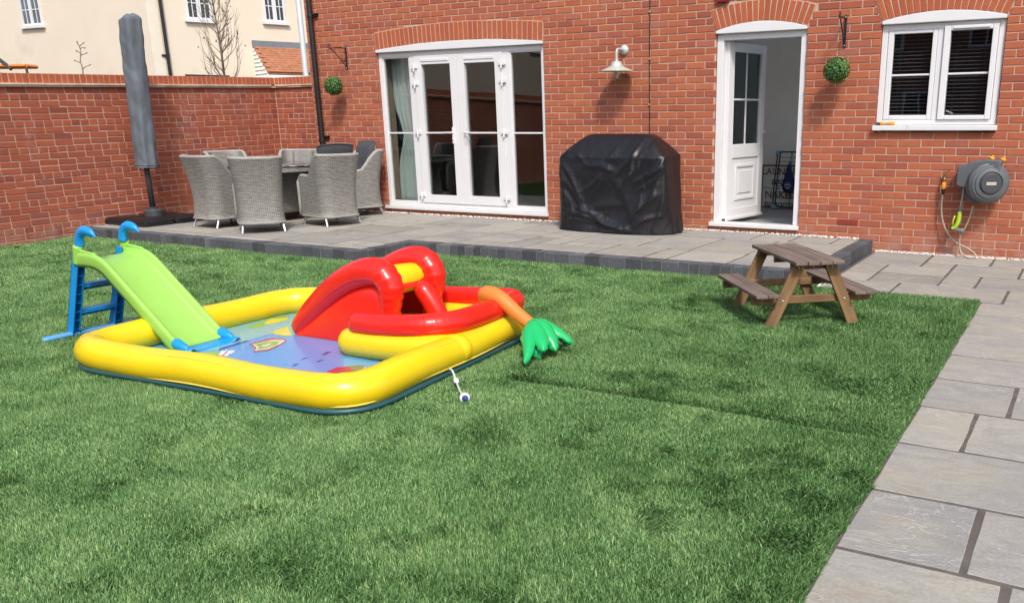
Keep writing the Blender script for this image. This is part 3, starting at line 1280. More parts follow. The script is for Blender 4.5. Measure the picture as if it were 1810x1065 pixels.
v.box(8.31, 8.635, FY - .040, FY - .0225, 2.058, 2.083)
v.build('trickle_vent', M['upvc'], wdo, bevel=.004)
wh = MB()
wh.tube([(8.30, .085, 1.30), (8.30, .10, 1.30), (8.36, .10, 1.27)], .009, 6)
wh.build('handle', M['upvc'], wdo)
blindm = simple('grey blind slat', (.15, .165, .19), .4, .05)
for a, b in ((7.735, 8.135), (8.27, 8.675)):
    for k in range(22):
        z = 1.27 + k * .0355
        m = MB()
        tl = .0035
        m.add([(a, .135, z - tl), (b, .135, z - tl), (b, .158, z + tl), (a, .158, z + tl), (a, .135, z - tl + .002), (b, .135, z - tl + .002), (b, .158, z + tl + .002), (a, .158, z + tl + .002)],
              [(3, 2, 1, 0), (4, 5, 6, 7), (0, 1, 5, 4), (1, 2, 6, 5), (2, 3, 7, 6), (3, 0, 4, 7)])
        m.build('blind_slat', blindm, wdo)
    m = MB()
    for x in (a + .07, b - .07):
        m.tube([(x, .132, 1.26), (x, .132, 2.04)], .0012, 4)
    m.box(a, b, .13, .165, 2.045, 2.07)
    m.build('blind_cord', blindm, wdo)

# ---- rooms behind the openings
rm = MB()


def room(m, x0, x1, y0, y1, z0, z1):
    t = .06
    m.box(x0 - t, x0, y0, y1 + t, z0 - t, z1 + t)
    m.box(x1, x1 + t, y0, y1 + t, z0 - t, z1 + t)
    m.box(x0, x1, y1, y1 + t, z0 - t, z1 + t)
    m.box(x0, x1, y0, y1, z1, z1 + t)


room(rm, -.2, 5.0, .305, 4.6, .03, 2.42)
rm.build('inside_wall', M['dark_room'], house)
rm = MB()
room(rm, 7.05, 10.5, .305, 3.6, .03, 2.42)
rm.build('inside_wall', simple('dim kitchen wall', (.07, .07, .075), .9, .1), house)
lr = MB()
room(lr, 5.2, 6.95, .305, 2.30, .03, 2.42)
lr.v, lr.f, lr.fm = lr.v[:-8], lr.f[:-6], lr.fm[:-6]
lr.box(5.2, 6.95, 2.0, 2.30, 2.42, 2.48)       # ceiling edge; the rest is left open to let daylight onto the back wall
lr.build('inside_wall', M['laundry_wall'], house)
fl = MB()
fl.box(-.2, 5.0, .11, 4.6, -.03, .055)
fl.box(5.26, 6.95, .115, 2.30, -.03, .052)
fl.box(7.05, 10.5, .305, 3.6, -.03, .055)
fl.build('inside_floor', simple('grey wood floor', (.26, .265, .25), .5, .15, 5), house)
sk = MB()
sk.box(5.262, 6.94, 2.282, 2.2985, .053, .15)
sk.build('skirting', M['upvc'], house)

cu = MB()
P = []
for i in range(60):
    x = .965 + .45 * i / 59
    row = []
    for k, z in enumerate(np.linspace(.07, 2.2, 14)):
        pin = 1 - .28 * math.exp(-((z - 1.05) / .25) ** 2) * (1 if True else 0)
        xx = 1.415 - (1.415 - x) * pin
        row.append((xx, .26 + .030 * math.sin(i * .62 + .3 * math.sin(z * 2)) + .012 * math.sin(i * 1.37), z))
    P.append(row)
cu.grid(P)
cuo = cu.build('curtain', M['curtain'], None, smooth=True, origin=(1.3, .26, .07))
so = cuo.modifiers.new('thick', 'SOLIDIFY')
so.thickness = .003
tag(cuo, 'mint green curtain gathered behind the left glass of the french doors', 'curtain')
cu2 = MB()
P = []
for i in range(26):
    x = 3.44 + .12 * i / 25
    P.append([(3.56 - (3.56 - x) * (1 if z > 1.5 else .6 + .4 * (z / 1.5)), .26 + .022 * math.sin(i * .8), z) for z in np.linspace(.07, 2.2, 10)])
cu2.grid(P)
c2 = cu2.build('curtain', M['curtain'], None, smooth=True, origin=(3.5, .26, .07))
c2.modifiers.new('thick', 'SOLIDIFY').thickness = .003
tag(c2, 'narrow pale curtain edge behind the right-hand glass of the french doors', 'curtain')

# ---- downpipe, air brick, alarm box, cable
dp = MB()
dp.tube([(-.152, -.07, -.1), (-.152, -.07, 6.2)], .038, 14)
for z in (.98, 2.65, 4.2):
    dp.lathe([(.045, -.02), (.047, 0), (.045, .02)], (-.152, -.07, z), 14)
dpo = dp.build('downpipe', M['black_pipe'], house, smooth=True, angle=40)
cl = MB()
for z in (1.03, 2.67):
    cl.box(-.20, -.085, -.036, -.003, z - .012, z + .012)
    cl.tube([(-.06, -.03, z), (-.085, -.03, z)], .013, 8)
    cl.box(-.10, -.06, -.04, -.003, z - .018, z + .018)
cl.build('pipe_clip', M['black_pipe'], dpo)
ab = MB()
ab.box(7.307, 7.53, -.004, .03, .138, .198)
for k in range(5):
    ab.box(7.315, 7.522, -.0085, -.0045, .144 + k * .0108, .1495 + k * .0108)
ab.build('air_brick', simple('red air brick', (.34, .06, .035), .8, .1), house)
rb = MB()
rb.box(5.868, 6.012, -.05, .004, 2.455, 2.62)
rb.box(5.872, 6.008, -.046, .0, 2.445, 2.454)
rb.build('vent_cover', simple('dark red plastic', (.30, .02, .02), .5), house, bevel=.004)
ca = MB()
ca.tube([(5.060, -.008, .6), (5.062, -.007, 1.3), (5.059, -.008, 1.9), (5.061, -.007, 2.6), (5.060, -.008, 4.4)], .0055, 6)
cao = ca.build('cable', M['black_pipe'], house)
cc = MB()
for z in (1.405, 1.905, 2.405):
    cc.obox((5.060, -.010, z), ((1, 0, 0), (0, 1, 0), (0, 0, 1)), (.012, .007, .008))
cc.build('cable_clip', M['hose'], cao)

# ================================================================== GARDEN WALL
gw = thing('garden_wall', 'red brick garden wall with brick on edge coping along the left of the garden', 'wall', (-1.45, -3, LZ))
GA = np.array([-1.505, .37])
gd = np.array([.0421, -.9991])
gn = np.array([.9991, .0421])
SL = -.0215


def T_left(s, o, z):
    p = GA + gd * s + gn * o
    return (p[0], p[1], z + SL * s)


def T_ret(s, o, z):
    return (GA[0] + s, GA[1] - o, z)


ZC = 1.742      # underside of the creasing at the corner
mo = MB()
a, b = T_left(-.2, -.006, 0), T_left(17, -.006, 0)


def wall_slab(m, T, s0, s1, z0, z1, o0, o1):
    vs = [T(s0, o1, z0), T(s1, o1, z0), T(s1, o0, z0), T(s0, o0, z0), T(s0, o1, z1), T(s1, o1, z1), T(s1, o0, z1), T(s0, o0, z1)]
    m.add(vs, [(3, 2, 1, 0), (4, 5, 6, 7), (0, 1, 5, 4), (1, 2, 6, 5), (2, 3, 7, 6), (3, 0, 4, 7)])


wall_slab(mo, T_left, -.18, 17, -.5, ZC - .002, -.215, -.006)
wall_slab(mo, T_ret, -.006, 1.18, -.5, ZC - .003, -.21, -.006)
wall_slab(mo, T_left, -.18, 17, ZC + .045, ZC + .150, -.205, -.006)
wall_slab(mo, T_ret, -.006, 1.18, ZC + .045, ZC + .149, -.205, -.006)
mo.build('wall', M['mortar'], gw)
GB, RB, CBk, RBk = [], [], [], []
r_ = random.Random(31)


def courses(out, L, start=0.0):
    for k in range(26):
        zc = ZC - .0375 - .075 * k
        if k % 4 == 1:
            step, off = .1125, .03
        else:
            step, off = .225, (.1125 if k % 4 in (0, 3) else 0) + .02
        e = [start]
        x = start + off if off > .04 else start + step
        while x < L - .03:
            e.append(x)
            x += step
        e.append(L)
        for p, q in zip(e[:-1], e[1:]):
            out.append(((p + q) / 2, zc + r_.uniform(-.0012, .0012), q - p - .010 + r_.uniform(-.003, .002), .0645 + r_.uniform(-.002, .0015), 0, 'wall'))


courses(GB, 16.5)
courses(RB, 1.175)
for k in range(int(16.5 / .0765)):
    CBk.append((.04 + k * .0765, ZC + .098, .066, .104, r_.uniform(-.01, .01), 'wall'))
for k in range(15):
    RBk.append((.045 + k * .0765, ZC + .098, .066, .104, r_.uniform(-.01, .01), 'wall'))


def T_left_c(s, o, z):
    return T_left(s, o + .012, z)


gm_ = ({'wall': M['gbrick_one']}, {'wall': M['gbrick_many']})
lay(GB, gw, *gm_, T_left, 220)
lay(RB, gw, *gm_, T_ret, 0)
cm_ = ({'wall': M['arch_one']}, {'wall': M['arch_many']})
lay(CBk, gw, *cm_, T_left, 80, 'coping_brickwork')
lay(RBk, gw, *cm_, T_ret, 0, 'coping_brickwork')
cr = MB()
r_ = random.Random(4)
s = 0.0
while s < 16.5:
    w = .27
    j = r_.uniform(-.003, .003)
    wall_slab(cr, T_left, s + .002, s + w - .003, ZC + .001, ZC + .021, -.24, .030 + j)
    wall_slab(cr, T_left, s + .10, s + w + .095, ZC + .0235, ZC + .0435, -.25, .046 + j)
    s += w
for i in range(4):
    wall_slab(cr, T_ret, .035 + i * .28, .033 + i * .28 + .277, ZC + .001, ZC + .021, -.24, .030 + r_.uniform(-.003, .003))
    wall_slab(cr, T_ret, .05 + i * .28, .048 + i * .28 + .277, ZC + .0235, ZC + .0435, -.25, .046 + r_.uniform(-.003, .003))
cr.build('tile_creasing', M['creasing'], gw)

# ================================================================== NEIGHBOURING HOUSE beyond the wall
camv = np.array(CAM)


def ray(px, py):
    return np.array([(px - CX) / F_PX, 1, -(py - CY) / F_PX]) @ ROT


NC = camv + ray(262, 50) * 22.4
NC[2] = 0
aL, aR = R(-95.1), R(18.8)
nl = np.array([math.sin(aL), math.cos(aL), 0])
nr = np.array([math.sin(aR), math.cos(aR), 0])
oL = np.array([nl[1], -nl[0], 0])      # outward of the left face (towards the garden)
if oL @ (camv - NC) < 0:
    oL = -oL
oR = np.array([nr[1], -nr[0], 0])
if oR @ (camv - NC) < 0:
    oR = -oR
K = 1.6


def NLp(s, o, z):
    return tuple(NC + nl * s + oL * o + np.array([0, 0, z]))


def NRp(s, o, z):
    return tuple(NC + nr * s + oR * o + np.array([0, 0, z]))


def nbox(m, T, s0, s1, o0, o1, z0, z1):
    vs = [T(s0, o1, z0), T(s1, o1, z0), T(s1, o0, z0), T(s0, o0, z0), T(s0, o1, z1), T(s1, o1, z1), T(s1, o0, z1), T(s0, o0, z1)]
    m.add(vs, [(3, 2, 1, 0), (4, 5, 6, 7), (0, 1, 5, 4), (1, 2, 6, 5), (2, 3, 7, 6), (3, 0, 4, 7)])


nb = thing('rendered_house', 'cream rendered house with white cottage windows beyond the garden wall', 'house', tuple(NC))
m = MB()
pts = [NLp(14, 0, 0), NLp(0, 0, 0), NRp(9, 0, 0), NRp(9, -8, 0), NLp(14, -10, 0)]
k = len(pts)
m.add([(p[0], p[1], -.4) for p in pts] + [(p[0], p[1], 7.5) for p in pts], [tuple(range(k))[::-1], tuple(range(k, 2 * k))] + [(i, (i + 1) % k, k + (i + 1) % k, k + i) for i in range(k)])
m.build('wall', M['render'], nb)


def nwindow(T, s0, s1, z0, z1, dark):
    f = MB()
    w = .055
    nbox(f, T, s0, s0 + w, -.02, .03, z0, z1)
    nbox(f, T, s1 - w, s1, -.02, .03, z0, z1)
    nbox(f, T, s0 + w, s1 - w, -.02, .0295, z1 - w, z1)
    nbox(f, T, s0 + w, s1 - w, -.02, .0295, z0, z0 + w)
    mid = (s0 + s1) / 2
    nbox(f, T, mid - .055, mid + .055, -.02, .031, z0 + w, z1 - w)
    fo = f.build('window', M['upvc'], nb)
    b = MB()
    for a, c in ((s0 + w, mid - .055), (mid + .055, s1 - w)):
        nbox(b, T, (a + c) / 2 - .011, (a + c) / 2 + .011, .006, .018, z0 + w, z1 - w)
        for zz in (z0 + w + .36, z0 + w + .74):
            if zz < z1 - w:
                nbox(b, T, a, (a + c) / 2 - .011, .006, .0175, zz - .011, zz + .011)
                nbox(b, T, (a + c) / 2 + .011, c, .006, .0175, zz - .011, zz + .011)
    b.build('glazing_bar', M['upvc'], fo)
    for a, c in ((s0 + w, mid - .055), (mid + .055, s1 - w)):
        p = MB()
        nbox(p, T, a, c, .001, .005, z0 + w, z1 - w)
        p.build('pane', dark, fo)
    sl2 = MB()
    nbox(sl2, T, s0 - .07, s1 + .07, -.02, .09, z0 - .075, z0 - .001)
    sl2.build('sill', M['upvc_sill'], fo)


def dark_glass(name, c):
    t = NT(name)
    col = t.ramp(t.noise(1.1, 4, .6, t.pos(), (1, 1, 2.2)), [(.3, tuple(v * .4 for v in c)), (.7, tuple(v * 1.4 for v in c))])
    return t.fin(col, .04, None, .9)


dgl = dark_glass('dark window glass', (.018, .020, .024))
dgl2 = dark_glass('pale window glass', (.10, .115, .14))
nwindow(NLp, 2.51 * K, 3.03 * K, 1.262 + 1.63 * K, 1.262 + 2.42 * K, dgl2)
nwindow(NRp, .625 * K, 1.03 * K, 1.262 + 1.645 * K, 1.262 + 2.5 * K, dgl)
nwindow(NRp, 1.93 * K, 2.31 * K, 1.262 + 1.69 * K, 1.262 + 2.5 * K, dgl)
# quoin strip, downpipes, vent slot
m = MB()
nbox(m, NRp, .0, .30, 0, .022, -.3, 7.4)
m.build('corner_band', simple('pale cream band', (.70, .64, .53), .9, .03), nb)
m = MB()
p = NRp(.36, .07, 0)
m.tube([(p[0], p[1], -.3), (p[0], p[1], 7.4)], .045, 10)
for z in (2.95, 5.0):
    q = NRp(.20, .05, z)
    m.obox(NRp(.32, .04, z), (nr, oR, (0, 0, 1)), (.10, .03, .02))
m.build('downpipe', M['black_pipe'], nb, smooth=True, angle=40)
m = MB()
nbox(m, NRp, .47 * K, 1.2 * K, 0, .03, 1.262 + .762 * K - .05, 1.262 + .762 * K)
m.build('dark_ledge', M['black_pipe'], nb)
# lean-to porch with tiled roof
z_top, z_bot = 1.262 + 1.26 * K, 1.262 + .80 * K
s0, s1, dep = 1.66 * K, 4.6 * K, .85
rfm = MB()
nbox(rfm, NRp, s0, s1, .0, .06, z_top - .02, z_top + .16)
rfm.build('flashing', M['lead'], nb)
rr = MB()
vs = [NRp(s0 + .02, .02, z_top), NRp(s1, .02, z_top), NRp(s1, dep, z_bot + .02), NRp(s0 + .02, dep, z_bot + .02), NRp(s0 + .02, .02, z_top - .06), NRp(s1, .02, z_top - .06), NRp(s1, dep, z_bot - .03), NRp(s0 + .02, dep, z_bot - .03)]
rr.add(vs, [(0, 3, 2, 1), (4, 5, 6, 7), (0, 1, 5, 4), (1, 2, 6, 5), (2, 3, 7, 6), (3, 0, 4, 7)])
roof = rr.build('roof', M['roof_tile'], nb)
r_ = random.Random(8)
slope = np.array(NRp(s0, dep, z_bot + .02)) - np.array(NRp(s0, .02, z_top))
Ls = np.linalg.norm(slope)
sd = slope / Ls
nrm_ = np.cross(nr, sd)
if nrm_[2] < 0:
    nrm_ = -nrm_
tiles = MB()
NT_ROWS = 11
for i in range(NT_ROWS):
    for j in range(34):
        u0 = s0 + .03 + j * .17 + (.085 if i % 2 else 0)
        if u0 > s1 - .2:
            continue
        c = np.array(NRp(u0 + .085, .02, z_top)) + sd * (Ls * (i + .55) / NT_ROWS) + nrm_ * (.017 + r_.uniform(0, .004))
        tilt = -.10
        e1, e2 = nr, sd * math.cos(tilt) - nrm_ * math.sin(tilt)
        e3 = np.cross(e1, e2)
        tiles.obox(c, (e1, e2, e3), (.082, Ls / NT_ROWS * .62, .007))
tiles.build('roof_tiles', M['roof_tile'], roof, kind='stuff')
# weatherboarded cheek of the porch
for i in range(10):
    z0 = z_bot - .12 + i * .105
    t = (z0 + .05 - z_bot) / (z_top - z_bot)
    if t > .93:
        continue
    d1 = dep * (1 - max(t, 0)) - .02
    m = MB()
    vs = [NRp(s0 + .0, .0, z0), NRp(s0 + .0, d1, z0), NRp(s0 + .028, d1 * .99, z0 + .10), NRp(s0 + .028, 0, z0 + .10), NRp(s0 + .06, 0, z0), NRp(s0 + .06, d1, z0), NRp(s0 + .06, d1 * .99, z0 + .10), NRp(s0 + .06, 0, z0 + .10)]
    m.add(vs, [(0, 1, 2, 3), (7, 6, 5, 4), (0, 4, 5, 1), (1, 5, 6, 2), (2, 6, 7, 3), (3, 7, 4, 0)])
    m.build('weatherboard', M['white_paint'], nb)
m = MB()
nbox(m, NRp, s0 - .02, s1, dep - .03, dep + .03, z_bot - .24, z_bot - .055)
m.build('fascia', M['white_paint'], nb)
po_ = thing('lamp_post', 'slim pale grey lamp post rising behind the wall beside the black downpipe', 'lamp post', tuple((camv + ray(541, 150) * 17.5)))
m = MB()
m.tube([camv + ray(543, 160) * 17.5, camv + ray(541, 135) * 17.5, camv + ray(527, 0) * 17.52, camv + ray(521, -60) * 17.53], .055, 12)
m.build('post', M['pipe_grey'], po_, smooth=True)

# ---- the house across the way, outside the frame, that the panes mirror
def brick_tex(name, rz=PI / 2):
    t = NT(name)
    b = t.node('ShaderNodeTexBrick')
    mp = t.node('ShaderNodeMapping')
    mp.inputs['Rotation'].default_value = (PI / 2, 0, rz)
    t.link(t.pos(), mp.inputs[0])
    t.link(mp.outputs[0], b.inputs['Vector'])
    for k, v in (('Scale', 1), ('Brick Width', .225), ('Row Height', .075), ('Mortar Size', .005)):
        b.inputs[k].default_value = v
    b.inputs['Color1'].default_value = (.30, .08, .045, 1)
    b.inputs['Color2'].default_value = (.22, .065, .045, 1)
    b.inputs['Mortar'].default_value = (.5, .4, .32, 1)
    return t.fin(b.outputs['Color'], .9)


fh = thing('facing_house', 'red brick house with white boarded gable mirrored in the french doors', 'house', (-8.5, -11, -.4))
m = MB()
m.box(-14, -7.5, -20, -5.2, -.4, 5.8)
m.build('wall', brick_tex('far brick'), fh)
m = MB()
m.prism([(-20.3, 0), (-4.9, 0), (-12.6, 3.6)], (-14, 0, 5.8), (0, 1, 0), (0, 0, 1), (1, 0, 0), 6.8)
m.build('gable', M['white_paint'], fh)
for yy in (-17, -13.2, -9.4, -7.2):
    m = MB()
    m.box(-7.5, -7.42, yy - .55, yy + .55, 3.4, 4.6)
    fo_ = m.build('window', M['upvc'], fh)
    m = MB()
    m.box(-7.42, -7.41, yy - .46, yy - .03, 3.48, 4.52)
    m.box(-7.42, -7.41, yy + .03, yy + .46, 3.48, 4.52)
    m.build('pane', dgl, fo_)

rhs = thing('terraced_house', 'long brick house with white windows mirrored in the kitchen window', 'house', (7, -23, -.4))
m = MB()
m.box(-4, 20, -30, -23, -.4, 7.0)
m.build('wall', brick_tex('terrace brick', 0), rhs)
for xx, z0 in ((3.0, 3.4), (6.2, 3.4), (8.2, 3.4), (11, 3.4), (4.2, .8), (7.0, .8), (10, .8)):
    m = MB()
    m.box(xx - .55, xx + .55, -23, -22.92, z0, z0 + 1.25)
    fo_ = m.build('window', M['upvc'], rhs)
    m = MB()
    m.box(xx - .46, xx - .03, -22.92, -22.91, z0 + .08, z0 + 1.17)
    m.box(xx + .03, xx + .46, -22.92, -22.91, z0 + .08, z0 + 1.17)
    m.build('pane', dgl, fo_)

# ---- young trees and the orange frame beyond the wall


def bare_tree(name, label, base, H, spread, n1, seed, trunk=.022, cat='tree', leafy=40):
    r = random.Random(seed)
    t = thing(name, label, cat, base)
    m = MB()
    top = Vector(base) + Vector((r.uniform(-.05, .05), r.uniform(-.05, .05), H))
    tr = spline([base, Vector(base).lerp(top, .35) + Vector((.02, 0, 0)), Vector(base).lerp(top, .7) - Vector((.03, 0, 0)), top], 6)
    m.tube(tr, [trunk * (1 - .85 * i / (len(tr) - 1)) for i in range(len(tr))], 7)
    m.build('trunk', M['bark'], t, smooth=True)
    c = MB()
    tips = []
    for i in range(n1):
        f = .12 + .8 * (i + r.random()) / n1
        o = Vector(tr[min(len(tr) - 1, int(f * (len(tr) - 1)))])
        a = r.uniform(0, 6.28)
        L = spread * (1.25 - .75 * f) * r.uniform(.7, 1.2)
        d = Vector((math.cos(a) * .40, math.sin(a) * .40, 1.0)).normalized()
        end = o + d * L * 1.5
        midp = o.lerp(end, .40) + Vector((math.cos(a), math.sin(a), 0)) * L * .26
        br = spline([o, midp, end], 5)
        rb = trunk * .30 * (1 - .4 * f)
        c.tube(br, [rb * (1 - .8 * q / (len(br) - 1)) for q in range(len(br))], 5)
        for q in range(4):
            k = r.randrange(2, len(br))
            o2 = Vector(br[k])
            a2 = a + r.uniform(-1.3, 1.3)
            d2 = Vector((math.cos(a2) * .6, math.sin(a2) * .6, r.uniform(.4, 1.1))).normalized()
            e2 = o2 + d2 * L * r.uniform(.25, .6)
            c.tube([o2, o2.lerp(e2, .5) + Vector((r.uniform(-.01, .01), 0, .01)), e2], [rb * .5, rb * .35, rb * .12], 4)
            tips.append(e2)
            tips.append(o2.lerp(e2, .6))
    for p in r.sample(tips, min(leafy, len(tips))):
        s = r.uniform(.012, .028)
        c.lathe([(0.001, -s), (s * .6, 0), (0.001, s)], p, 4, (r.uniform(-1, 1), r.uniform(-1, 1), 1), caps=False)
    c.build('crown', M['bark'], t, smooth=True)
    return t


bp = camv + ray(396, 139) * 15.0
bare_tree('bare_tree', 'bare young tree with many thin upright branches beyond the corner of the garden wall', (bp[0], bp[1], bp[2] - .5), 2.6, .46, 80, 3, .027, leafy=80)
tp = camv + ray(146, 136) * 13.2
tw = thing('sapling', 'tiny bare twig of a sapling showing just above the wall coping', 'sapling', (tp[0], tp[1], tp[2] - .25))
c = MB()
ts = 13.2 / F_PX


def tpx(x, y, k=13.2):
    return camv + ray(x, y) * k


stem = spline([tpx(147, 150), tpx(146, 122), tpx(142, 108), tpx(143, 92), tpx(140, 82), tpx(137, 76)], 4)
c.tube(stem, [.011 * (1 - .7 * i / (len(stem) - 1)) for i in range(len(stem))], 6)
c.build('trunk', M['bark'], tw, smooth=True)
c = MB()
for a, b, e in (((146, 122), (152, 118), (159, 115)), ((142, 111), (137, 109), (132, 107)), ((142, 98), (148, 96), (153, 94)), ((142, 94), (139, 92), (135, 90)), ((141, 86), (146, 84), (150, 85)), ((140, 82), (144, 79), (148, 76)), ((138, 79), (137, 77), (136, 74))):
    c.tube([tpx(*a), tpx(*b, 13.15), tpx(*e, 13.1)], [.006, .0055, .004], 5)
    c.lathe([(0.001, -.02), (.011, 0), (.001, .02)], tpx(*e, 13.1), 5, (1, 0, .5), caps=False)
c.build('crown', M['bark'], tw, smooth=True)

ob = camv + ray(10, 122) * 12.5
of = thing('trailer_frame', 'orange topped frame with dark sides poking above the wall at the far left', 'frame', (ob[0], ob[1], ob[2] - .5))
ex2 = Vector((ROT[0][0], ROT[0][1], 0)).normalized()
ey2 = Vector((-ex2.y, ex2.x, 0))
orange = simple('orange painted steel', (.62, .17, .02), .5, .1)
m = MB()
c0 = Vector(camv + ray(46, 117) * 12.5)
for a, b, mi in ((Vector((0, 0, 0)), -ex2 * 1.6, 0), (ey2 * .25, -ex2 * 1.6 + ey2 * .25, 0), (Vector((0, 0, 0)), ey2 * .25, 0)):
    m.tube([c0 + a, c0 + b], .026, 4)
m.build('top_rail', orange, of)
m = MB()
for a in (0, .42, .95):
    m.tube([c0 - ex2 * a - Vector((0, 0, .03)), c0 - ex2 * (a + (.0 if a == 0 else -.12)) - Vector((0, 0, .9))], .017, 6)
m.tube([c0 - ex2 * .22 + Vector((0, 0, .06)) - Vector((0, 0, .1)), c0 - ex2 * .75 + Vector((0, 0, .42))], .03, 6)
m.build('leg', M['grey_pole'], of)
m = MB()
m.obox(c0 - ex2 * .75 - Vector((0, 0, .30)) + ey2 * .13, (ex2, ey2, (0, 0, 1)), (.72, .09, .20))
m.build('side_panel', M['black_plastic'], of)


# ================================================================== FURNITURE
# ---- wicker tub chair. local frame: faces +y, origin on the floor under its middle
def make_chair(label):
    root = thing('wicker_chair', label, 'chair', (0, 0, 0), 0, 'wicker dining chairs round the garden table')
    hw, dp, rad = .245, .27, .13
    path = []
    # plan path from the front of the left arm round the back to the front of the right arm
    for i in range(9):
        path.append((-hw, dp - (2 * dp - rad) * i / 8))
    for i in range(1, 8):
        a = PI + (PI / 2) * i / 8
        path.append((-hw + rad + rad * math.cos(a), -dp + rad + rad * math.sin(a)))
    for i in range(7):
        path.append((-hw + rad + (2 * hw - 2 * rad) * i / 6, -dp))
    for i in range(1, 8):
        a = 1.5 * PI + (PI / 2) * i / 8
        path.append((hw - rad + rad * math.cos(a), -dp + rad + rad * math.sin(a)))
    for i in range(9):
        path.append((hw, -dp + rad + (2 * dp - rad) * i / 8))
    n = len(path)
    nz = 12
    outer, inner, uvo = [], [], []
    arc = 0
    rim = []
    for i, (x, y) in enumerate(path):
        if i:
            arc += math.hypot(x - path[i - 1][0], y - path[i - 1][1])
        t = (dp - y) / (2 * dp)                     # 0 front .. 1 back
        s = min(max((t - .42) / .42, 0), 1)
        s = s * s * (3 - 2 * s)
        top = .585 + .02 * (1 - t) + .265 * s
        fr = min(max((.12 - t) / .12, 0), 1)
        top -= .05 * fr * fr
        ln = math.hypot(x, y)
        ro, ri = [], []
        for k in range(nz):
            q = k / (nz - 1)
            z = .115 + (top - .115) * q
            zz = (z - .115) / .75
            fl_ = .020 * (1 - zz) ** 2 + .135 * max(zz - .22, 0) ** 1.5 * (0.35 + .9 * t)   # waisted, flaring out at the top
            bow = .045 * (1 - zz) ** 3
            ox = x * (1 + fl_ * .55 / hw) + 0
            oy = y - (fl_ * 1.05 + bow * .5) * (t ** 1.5)
            ro.append((ox, oy, z))
            wx = -x / ln * .045 if abs(y) > dp - .01 and abs(x) < hw - rad else -math.copysign(.045, x) * (1 if abs(x) > hw - .02 else .7)
            wy = .045 * max(0, (t - .55) / .45)
            ri.append((ox + (wx if abs(x) > .12 else 0), oy + wy, z))
        outer.append(ro)
        inner.append(ri)
        rim.append(((ro[-1][0] + ri[-1][0]) / 2, (ro[-1][1] + ri[-1][1]) / 2, top))
    m = MB()
    uv = []
    arc = 0
    for i in range(n):
        if i:
            arc += math.dist(path[i], path[i - 1])
        uv += [(arc, p[2]) for p in outer[i]]
    m.grid(outer)
    arc = 0
    for i in range(n):
        if i:
            arc += math.dist(path[i], path[i - 1])
        uv += [(arc, p[2]) for p in inner[i]]
    base = len(m.v)
    m.grid(inner)
    # front ends and underside edge
    for i in (0, n - 1):
        for k in range(nz - 1):
            a, b = i * nz + k, base + i * nz + k
            m.f.append((a, a + 1, b + 1, b))
            m.fm.append(0)
    for i in range(n - 1):
        m.f.append((i * nz, (i + 1) * nz, base + (i + 1) * nz, base + i * nz))
        m.fm.append(0)
    m.uv = uv
    m.build('wicker_shell', M['wicker'], root, smooth=True)
    rm_ = MB()
    full = [(outer[0][0][0], outer[0][0][1] + .004, .12)] + [(outer[0][0][0] * .97, dp + .006, z) for z in (.25, .42, .52)] + rim + [(outer[-1][0][0] * .97, dp + .006, z) for z in (.52, .42, .25)] + [(outer[-1][0][0], outer[-1][0][1] + .004, .12)]
    rm_.tube(full, .0245, 8)
    rm_.build('wicker_rim', M['wicker_rim'], root, smooth=True)
    rb_ = MB()
    rb_.tube([(o[0][0], o[0][1], .118) for o in outer], .012, 6)
    rb_.build('lower_rim', M['wicker_rim'], root, smooth=True)
    st = MB()
    st.box(-.205, .205, -.20, .265, .13, .40)
    st.uv = [(p[0] + p[1], p[2] + p[1] * .3) for p in st.v]
    st.build('seat', M['wicker'], root)
    cs = MB()
    cs.box(-.215, .215, -.19, .275, .40, .475)
    cs.build('seat_cushion', M['cushion'], root, smooth=True, bevel=.03, seg=4)
    for sx in (-1, 1):
        for sy in (-1, 1):
            l = MB()
            l.tube([(sx * .215, sy * .225, .13), (sx * .235, sy * .25 - (.035 if sy < 0 else 0), .0)], [.017, .013], 8)
            l.lathe([(.014, 0), (.014, .012)], (sx * .235, sy * .25 - (.035 if sy < 0 else 0), 0), 8)
            l.build('leg', M['alu'], root, smooth=True, angle=40)
    return root


TC = (.22, -1.30)
LAB = ['wicker tub chair nearest the patio edge, its back squarely towards the lawn',
       'wicker tub chair between the parasol base and the nearest dining chair',
       'wicker tub chair with charcoal back cushion, turned sideways in front of the table',
       'wicker tub chair with charcoal buttoned cushion beside the french doors',
       'wicker tub chair in front of the garden wall, only its top showing behind the table',
       'wicker tub chair with its pale back under the downpipe, behind the table']
spots = [((1.015, -2.245), (-.80, .60)), ((.165, -2.09), (.05, 1.0)), ((1.295, -1.41), (-.975, .22)), ((.80, -.47), (-.32, -.947)), ((-.62, -1.22), (1, -.12)), ((-.10, -.66), (.42, -.90))]
proto = make_chair(LAB[0])
chairs = [proto] + [copy_tree(proto) for _ in range(5)]
for o, (xy, f), lab in zip(chairs, spots, LAB):
    o.location = (xy[0], xy[1], PZ)
    o.rotation_euler = (0, 0, math.atan2(f[1], f[0]) - PI / 2)
    o['label'] = lab
